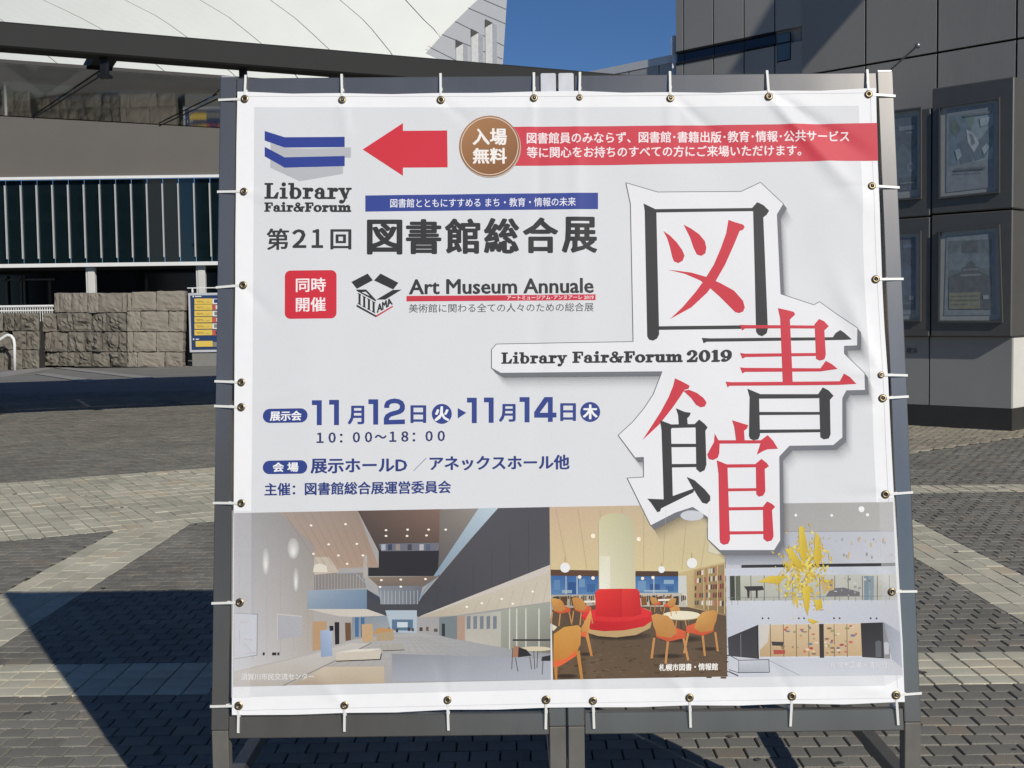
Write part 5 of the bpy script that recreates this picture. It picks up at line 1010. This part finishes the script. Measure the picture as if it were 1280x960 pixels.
# round table and orange chairs
def chair(x, y, s, m=1, c=(206, 152, 88)):
    f = lambda a: [(x + m * s * u_, y + s * v_) for u_, v_ in a]
    for a in ([(-.25, .62), (-.32, 1.15)], [(.1, .7), (.04, 1.28)], [(.5, .62), (.62, 1.2)]): P2.line(f(a), s * .06, ink(196, 140, 84), t)
    P2.poly(f([(-.22, .42), (.3, .36), (.56, .46), (.56, .62), (.1, .72), (-.2, .6)]), c4((226, 104, 62), (216, 96, 58), (190, 80, 48), (200, 88, 50)), t)
    P2.poly(f([(-.32, .05), (-.2, 0), (.1, .06), (.24, .2), (.34, .5), (.16, .62), (-.16, .58), (-.28, .3)]), c4(c, (196, 140, 74), (180, 124, 60), (190, 132, 70)), t)
chair(655, 540, 92, 1, (226, 176, 100)); P2.line([(685, 600), (690, 690)], 9, ink(80, 64, 50), t); P2.line([(722, 600), (724, 700)], 6, ink(120, 100, 76), t); P2.disc(688, 600, 97, ink(150, 130, 96), t, 24); P2.disc(688, 597, 96, ink(232, 224, 196), t, 22)
chair(600, 588, 195); chair(812, 570, 180, -1, (226, 178, 106)); chair(70, 510, 110, 1, (216, 160, 84)); chair(175, 505, 110, 1, (196, 138, 72)); chair(640, 510, 70, -1, (206, 160, 96)); chair(550, 505, 60)
q([(40, 640), (66, 655), (50, 672), (42, 674)], (226, 216, 190)); q([(185, 660), (232, 570), (238, 590), (222, 690), (244, 800), (232, 800), (208, 705), (190, 700)], (206, 146, 78), (220, 160, 90), (180, 120, 60), (190, 130, 66)); q([(180, 680), (215, 676), (208, 706), (182, 700)], (216, 104, 62))
q([(48, 690), (100, 655), (170, 645), (185, 660), (182, 740), (160, 790), (60, 840), (46, 830)], (206, 152, 70), (214, 158, 84), (190, 124, 50), (196, 130, 56)); q([(46, 828), (110, 812), (165, 770), (160, 800), (80, 850), (46, 856)], (228, 104, 58)); q([(160, 780), (178, 770), (196, 914), (182, 915)], (196, 136, 72)); q([(50, 850), (68, 848), (66, 917), (54, 918)], (190, 130, 66))
for x, y, r in ((105, 358, 25), (588, 368, 17), (740, 336, 26)): P2.line([(x, y - r * 2), (x, y)], 1.5, ink(160, 146, 120), t); P2.disc(x, y, r, ink(238, 238, 236), t, n=20)
for x, y, r in ((245, 200, 12), (473, 216, 11), (178, 405, 9), (245, 410, 9), (493, 412, 8), (545, 408, 8)): P2.disc(x, y, r, ink(252, 240, 214), t, n=12)
P2.disc(740, 98, 58, ink(206, 208, 214), t, 26); q([(822, 235), (845, 248), (885, 288), (860, 292), (820, 280)], (214, 206, 180))
P2.text('札幌市図書・情報館', (823.7, 829.8, 897.5, 838.8, -1), (244, 240, 232), .28)
P3 = Print('stair_hall_photograph', 2, PHOTO); t = (4.0, (900, 620))
def q(pts, *c): P3.poly(pts, ink(*c[0]) if len(c) == 1 else ink(*c) if len(c) == 3 else c4(*c), t)
q([(22, 295), (24, 40), (320, 38), (865, 30), (876, 330), (890, 560), (915, 895), (42, 905)], (190, 192, 198), (186, 186, 188), (206, 208, 214), (214, 216, 222))
q([(200, 38), (865, 30), (868, 175), (200, 178)], (166, 164, 162), (176, 174, 170), (170, 168, 166), (182, 180, 176)); q([(200, 178), (868, 175), (874, 338), (30, 345), (25, 280)], (178, 182, 190), (196, 198, 204), (176, 180, 188), (200, 202, 208)); P3.line([(320, 178), (868, 175)], 2.5, ink(130, 134, 140), t)
q([(108, 345), (876, 334), (876, 350), (108, 360)], (44, 44, 48)); q([(25, 362), (876, 352), (878, 395), (26, 400)], (200, 204, 212))
q([(45, 400), (880, 390), (886, 520), (48, 524)], (190, 190, 176), (200, 200, 190), (170, 172, 160), (186, 186, 178))
for x, c in ((50, (60, 64, 58)), (78, (96, 100, 84)), (720, (128, 146, 156)), (745, (140, 156, 164))): q([(x, 400), (x + 24, 399), (x + 26, 522), (x + 2, 522)], c)
for x in (100, 155, 222, 295, 365, 500, 575, 642, 712, 785, 845): P3.line([(x, 398), (x + 2, 522)], 3.5, ink(96, 96, 90), t)
q([(120, 452), (215, 450), (222, 470), (190, 474), (190, 512), (180, 512), (180, 474), (150, 474), (148, 512), (138, 512), (136, 474)], (52, 50, 52)); q([(560, 462), (620, 458), (700, 480), (700, 500), (530, 502), (545, 480)], (110, 108, 112)); q([(500, 420), (570, 418), (572, 470), (520, 480)], (196, 170, 120))
for i in range(40): P3.rect(*(lambda x, y: (x, y, x + rng.uniform(4, 16), y + rng.uniform(3, 12)))(rng.uniform(250, 860), rng.uniform(405, 500)), ink(*[(170, 176, 186), (150, 150, 140), (206, 206, 200), (120, 124, 120)][i % 4]), t)
P3.line([(40, 508), (888, 500)], 2, ink(110, 120, 112), t); q([(36, 525), (888, 520), (902, 680), (822, 632), (210, 640), (40, 706)], (206, 208, 216), (200, 202, 210), (196, 200, 208), (190, 194, 204))
for x in (60, 90, 130, 175, 220, 270, 330, 390, 450, 520, 600, 680, 760, 830): P3.line([(x, 505), (x, 545 if x < 100 else 528)], 2, ink(120, 122, 120), t)
for x in (214, 244, 396, 422, 572, 600, 755, 784): P3.disc(x, 612, 5, ink(60, 60, 64), t, n=8)
q([(40, 708), (190, 645), (196, 815), (44, 800)], (58, 58, 64), (50, 50, 54), (70, 70, 76), (64, 64, 66)); q([(196, 645), (705, 638), (712, 800), (200, 804)], (206, 184, 150), (214, 190, 156), (190, 160, 120), (196, 168, 130))
q([(196, 645), (250, 643), (240, 730), (200, 770)], (206, 200, 190)); P3.line([(104, 690), (106, 812)], 3, ink(130, 130, 132), t); P3.line([(190, 645), (192, 815)], 5, ink(20, 20, 22), t)
for x in (252, 318, 382, 444, 572, 636): P3.line([(x, 642), (x + 2, 804)], 3, ink(70, 60, 50), t)
q([(497, 640), (520, 640), (522, 810), (500, 810)], (52, 46, 44)); q([(705, 636), (822, 632), (850, 660), (852, 815), (712, 812)], (40, 40, 44), (48, 48, 52), (56, 56, 60), (60, 60, 64)); q([(822, 632), (902, 680), (912, 860), (860, 815)], (110, 120, 140), (150, 160, 180), (130, 140, 160), (170, 180, 196))
for i in range(70):
    x, y = rng.uniform(300, 690), rng.uniform(650, 790); 
    if 490 < x < 525: continue
    P3.disc(x, y, rng.uniform(5, 14), ink(*[(196, 110, 90), (140, 116, 90), (222, 206, 180), (110, 120, 140), (176, 60, 56), (206, 170, 120), (150, 150, 100)][rng.integers(7)]), t, rng.uniform(3, 8), 8)
q([(258, 728), (318, 730), (316, 750), (262, 748)], (60, 56, 60)); q([(268, 770), (326, 770), (326, 790), (270, 792)], (176, 80, 70)); q([(778, 730), (795, 722), (808, 730), (808, 806), (780, 806)], (96, 98, 104)); q([(820, 735), (835, 728), (846, 740), (846, 792), (824, 792)], (190, 192, 200))
q([(44, 800), (195, 815), (712, 806), (860, 815), (912, 862), (914, 895), (42, 905)], (200, 202, 210), (196, 198, 206), (206, 208, 216), (206, 208, 214)); q([(95, 822), (245, 818), (248, 880), (95, 884)], (206, 208, 214), (190, 192, 200), (170, 174, 182), (180, 184, 190)); P3.line([(44, 795), (95, 822), (245, 818), (248, 882), (92, 884), (44, 868)], 3.5, ink(60, 62, 70), t); P3.line([(95, 822), (93, 884)], 3, ink(90, 92, 98), t); P3.line([(245, 822), (400, 897)], 2, ink(120, 124, 132), t); P3.line([(44, 878), (92, 900)], 6, ink(60, 62, 70), t)
for x, y, r in ((380, 96, 7), (560, 97, 7), (708, 66, 15), (738, 94, 8)): P3.disc(x, y, r, ink(244, 244, 244), t, n=14)
for i in range(34):
    x, y = rng.uniform(340, 865), rng.choice([214, 220, 290]) + rng.uniform(-14, 14); P3.rect(x, y, x + rng.uniform(3, 9), y + rng.uniform(6, 26), ink(*[(206, 176, 120), (190, 170, 140), (150, 150, 150)][i % 3]), t)
# the yellow cut-paper mobile
YC = [(222, 196, 70), (206, 176, 56), (232, 214, 110), (190, 158, 48), (216, 186, 84)]
for i in range(420):
    a = rng.uniform(0, 2 * math.pi); L_ = abs(rng.normal(0, 1)) * 26 + 5; cx, cy = 425 + rng.normal(0, 60), 390 + rng.normal(0, 80)
    dx, dy = math.cos(a) * L_ * .75, math.sin(a) * L_; w_ = rng.uniform(2, 8)
    P3.poly([(cx, cy), (cx + dx * .5 - w_ * math.sin(a), cy + dy * .5 + w_ * math.cos(a)), (cx + dx, cy + dy), (cx + dx * .5 + w_ * math.sin(a), cy + dy * .5 - w_ * math.cos(a))], ink(*YC[i % 5]), t)
for qd in ([(395, 160), (412, 145), (428, 190), (440, 260), (425, 340), (400, 300)], [(478, 180), (498, 200), (512, 300), (490, 360), (470, 320)], [(325, 265), (360, 262), (400, 320), (420, 380), (370, 340)], [(410, 460), (455, 450), (450, 530), (440, 600), (425, 560)], [(470, 520), (510, 515), (515, 560), (485, 575)], [(190, 430), (250, 400), (330, 400), (300, 440)], [(440, 610), (500, 630), (470, 640), (450, 634)]): P3.poly(qd, c4((226, 200, 80), (206, 180, 60), (214, 184, 60), (196, 164, 50)), t)
P3.text('札幌市図書・情報館', (1037.5, 827.6, 1109, 836, -.8), (226, 226, 230), .05)
for P in (P1, P2, P3): P.build()
p = Print('hem_overlap', 2.8, SOFT)
for q_ in ([(290, 638), (314.6, 638), (313, 872), (289, 872)], [(1098.5, 622), (1119, 622), (1130, 846), (1106.5, 857)]): p.poly(q_, (.80, .80, .81, .30))
p.build()
SHADOW.build(); PLATE.build(); g1.build(); g2.build(); g3.build(); PLTXT.build()

# eyelets and cable ties
EY_T = [(306, 123.7), (428, 125), (551, 125), (667.5, 122.5), (724.5, 121.8), (838, 123), (961, 121), (1085.6, 118)]
EY_L = [(305, 239.5), (304, 356.6), (302, 478), (302, 509), (302, 629), (300, 753), (298.6, 882)]
EY_R = [(1089.6, 232.6), (1094.7, 349), (1101, 468.7), (1103, 497.8), (1107, 618), (1114.6, 739.6), (1120, 868.7)]
EY_B = [(431, 881.5), (559.4, 875), (682.7, 874.6), (741.3, 875.9), (862, 872), (989.8, 870.4)]
def frame_of(A):
    n = snorm(np.array([A]))[0]; return n
em = MB()
for k in range(24):      # brass ring, lathe of a small profile
    pass
prof = [(.0042, -.0006), (.0042, .0014), (.0060, .0024), (.0085, .0018), (.0105, .0002)]
me_e = MB()
for i in range(20):
    a = 2 * math.pi * i / 20
    me_e.v += [(r * math.cos(a), r * math.sin(a), z) for r, z in prof]
for i in range(20):
    for k in range(4): a, b = i * 5 + k, ((i + 1) % 20) * 5 + k; me_e.f.append((a, b, b + 1, a + 1))
e0 = me_e.build('eyelet', BRASS, BANNER, smooth=True); hole0 = MB().add([(.0046 * math.cos(k * math.pi / 6), .0046 * math.sin(k * math.pi / 6), .0006) for k in range(12)], [tuple(range(12))]).build('eyelet_hole', DARK, e0)
EYM, HOM = e0.data, hole0.data; bpy.data.objects.remove(hole0); bpy.data.objects.remove(e0)
for x, y in EY_T + EY_L + EY_R + EY_B:
    A = ab([(x, y)]); P = surf(A, .0022)[0]; n = Vector(snorm(A)[0])
    e = bpy.data.objects.new('eyelet', EYM); COL.objects.link(e); hO = bpy.data.objects.new('eyelet_hole', HOM); COL.objects.link(hO)
    q_ = n.to_track_quat('Z', 'Y'); sc_ = .8 if (x, y) in ((1101, 468.7), (724.5, 121.8)) else rng.uniform(.95, 1.05)
    Mw = Matrix.Translation(Vector(P)) @ q_.to_matrix().to_4x4() @ Matrix.Scale(sc_, 4); e.parent = BANNER; e.matrix_parent_inverse = BANNER.matrix_world.inverted(); e.matrix_basis = Mw; hO.parent = e
POST = .0425
def fpt(a, b, n=0): return O + U * a + Wv * b + Nv * n
def tie(px, side, label, i):
    A = ab([px])[0]; P0 = surf(A[None], .0022)[0]; n0 = float((P0 - O) @ Nv); wd = .0062; th = .0012; m = MB(); j = rng.uniform(-.006, .006); sl = rng.uniform(-.011, .011) if side in 'TB' else rng.uniform(-.005, .005)
    if side == 'T': E1 = (A[0] + sl * .3, BH + .003); d = np.array([0, 1])
    elif side == 'B': E1 = (A[0] + sl * .5, -.004); d = np.array([0, -1])
    elif side == 'L': E1 = (-.002, A[1] + sl); d = np.array([-1, 0])
    else: E1 = (BW + .002, A[1] + sl); d = np.array([1, 0])
    dirv = np.array(E1) - A; dirv /= np.linalg.norm(dirv); k = np.array([-dirv[1], dirv[0]]) * wd / 2
    S = lambda a, n: fpt(a[0], a[1], n)
    a0 = A + dirv * .001; e1 = np.array(E1); nn1 = .0012
    def strip(p, q, n1, n2, back=th):
        pts = [S(p + k, n1), S(p - k, n1), S(q - k, n2), S(q + k, n2)]; o2 = [x_ - Nv * back for x_ in pts]
        m.add(pts + o2, [(0, 1, 2, 3), (7, 6, 5, 4), (0, 3, 7, 4), (1, 5, 6, 2), (3, 2, 6, 7), (0, 4, 5, 1)])
    strip(a0, e1 + dirv * .0012, n0 + .0006, .0026)
    # down the outer side of the tube and across its back
    pts = [S(e1 + k, .0026), S(e1 - k, .0026), S(e1 - k, -POST - .003), S(e1 + k, -POST - .003)]; dd = U * dirv[0] + Wv * dirv[1]
    m.add(pts + [x_ + dd * .0013 for x_ in pts], [(0, 1, 2, 3), (7, 6, 5, 4), (0, 3, 7, 4), (1, 5, 6, 2), (3, 2, 6, 7), (0, 4, 5, 1)])
    back = A * .0 + e1 - dirv * .047
    strip(e1, back, -POST - .0015, -POST - .0015)
    m.obox(S(back - k * 1.4, -POST), (S(k * 2.8, 0) - S(np.zeros(2), 0)), dd * .008, Nv * .045)
    o = m.build('cable_tie', TIE); tag(o, label, 'cable tie', 'cable ties holding the banner to its frame'); return o
nums = ['first', 'second', 'third', 'fourth', 'fifth', 'sixth', 'seventh', 'eighth']
for i, p_ in enumerate(EY_T): tie(p_, 'T', 'upright white cable tie over the top rail, %s from the left' % nums[i], i)
tie(EY_T[0], 'L', 'white cable tie running sideways from the top left corner eyelet', 0); tie(EY_T[7], 'R', 'white cable tie running sideways from the top right corner eyelet', 0)
for i, p_ in enumerate(EY_L): tie(p_, 'L', 'sideways white cable tie round the left post, %s below the corner one' % nums[i] if i < 6 else 'sideways white cable tie at the bottom left corner eyelet', i)
for i, p_ in enumerate(EY_R): tie(p_, 'R', 'sideways white cable tie round the right post, %s below the corner one' % nums[i] if i < 6 else 'sideways white cable tie at the bottom right corner eyelet', i)
for i, p_ in enumerate([EY_L[6]] + EY_B + [EY_R[6]]): tie(p_, 'B', 'upright white cable tie over the bottom rail, %s from the left' % nums[i], i)

# ------------------------------------------------------------------ the two frames
def frame(a0, a1, label, lout, rout):
    r = thing('sign_frame', label, 'sign frame', fpt((a0 + a1) / 2, 0), 'steel frames carrying the banner')
    for a in (a0, a1 - POST):
        po = MB().obox(fpt(a, .001, 0), U * POST, Wv * (BH - .001), -Nv * POST).build('post', STEEL, r, bevel=.0022)
        MB().obox(fpt(a + .003, BH + .0005, -.003), U * (POST - .006), Wv * .003, -Nv * (POST - .006)).build('end_cap', STEEL_END, po)
        if .8 < a < 1.0: MB().obox(fpt(a + .001, BH - .052, .0012), U * (POST - .002), Wv * .052, -Nv * .001).build('sleeve', STEEL_END, po)
        # upright leg below the leaning post
        top = fpt(a, .001, 0); MB().box(top[0] + .0005, top[0] + POST - .0005, top[1] + .001, top[1] + POST, 0.012, top[2] - .002).build('leg', LEG, r, bevel=.002)
        MB().box(top[0] - .02, top[0] + POST + .02, top[1] - .03, top[1] + POST + .03, 0, .012).build('foot_plate', LEG, r, bevel=.002)
        MB().box(top[0] + .003, top[0] + POST - .003, top[1] + POST + .002, top[1] + 1.05, .165, .205).build('side_rail', STEEL, r, bevel=.002)
        MB().box(top[0] + .003, top[0] + POST - .003, top[1] + 1.052, top[1] + 1.092, .012, .205).build('rear_leg', STEEL, r, bevel=.002)
        MB().box(top[0] - .02, top[0] + POST + .02, top[1] + 1.03, top[1] + 1.12, 0, .012).build('foot_plate', LEG, r, bevel=.002)
        P = Vector(fpt(a + POST / 2, 1.15, -POST)); Q = Vector((top[0] + POST / 2, top[1] + 1.03, .215)); MB().tube([P, Q], .016, 8).build('brace', STEEL, r)
    for b0, nm in ((BH - .0575, 'top_rail'), (-.020, 'bottom_rail')):
        MB().obox(fpt(a0 + POST + .0005, b0, -.0035), U * (a1 - a0 - 2 * POST - .001), Wv * .055, -Nv * (POST - .008)).build(nm, STEEL, r, bevel=.0022)
    MB().obox(fpt(a0 + POST + .0005, .84, -.006), U * (a1 - a0 - 2 * POST - .001), Wv * .04, -Nv * .03).build('middle_rail', STEEL, r, bevel=.002)
    return r
frame(0, .8975, 'left grey steel frame behind the banner half with the blue logo', True, False)
frame(.9025, BW, 'right grey steel frame behind the banner half with the brush characters', False, True)
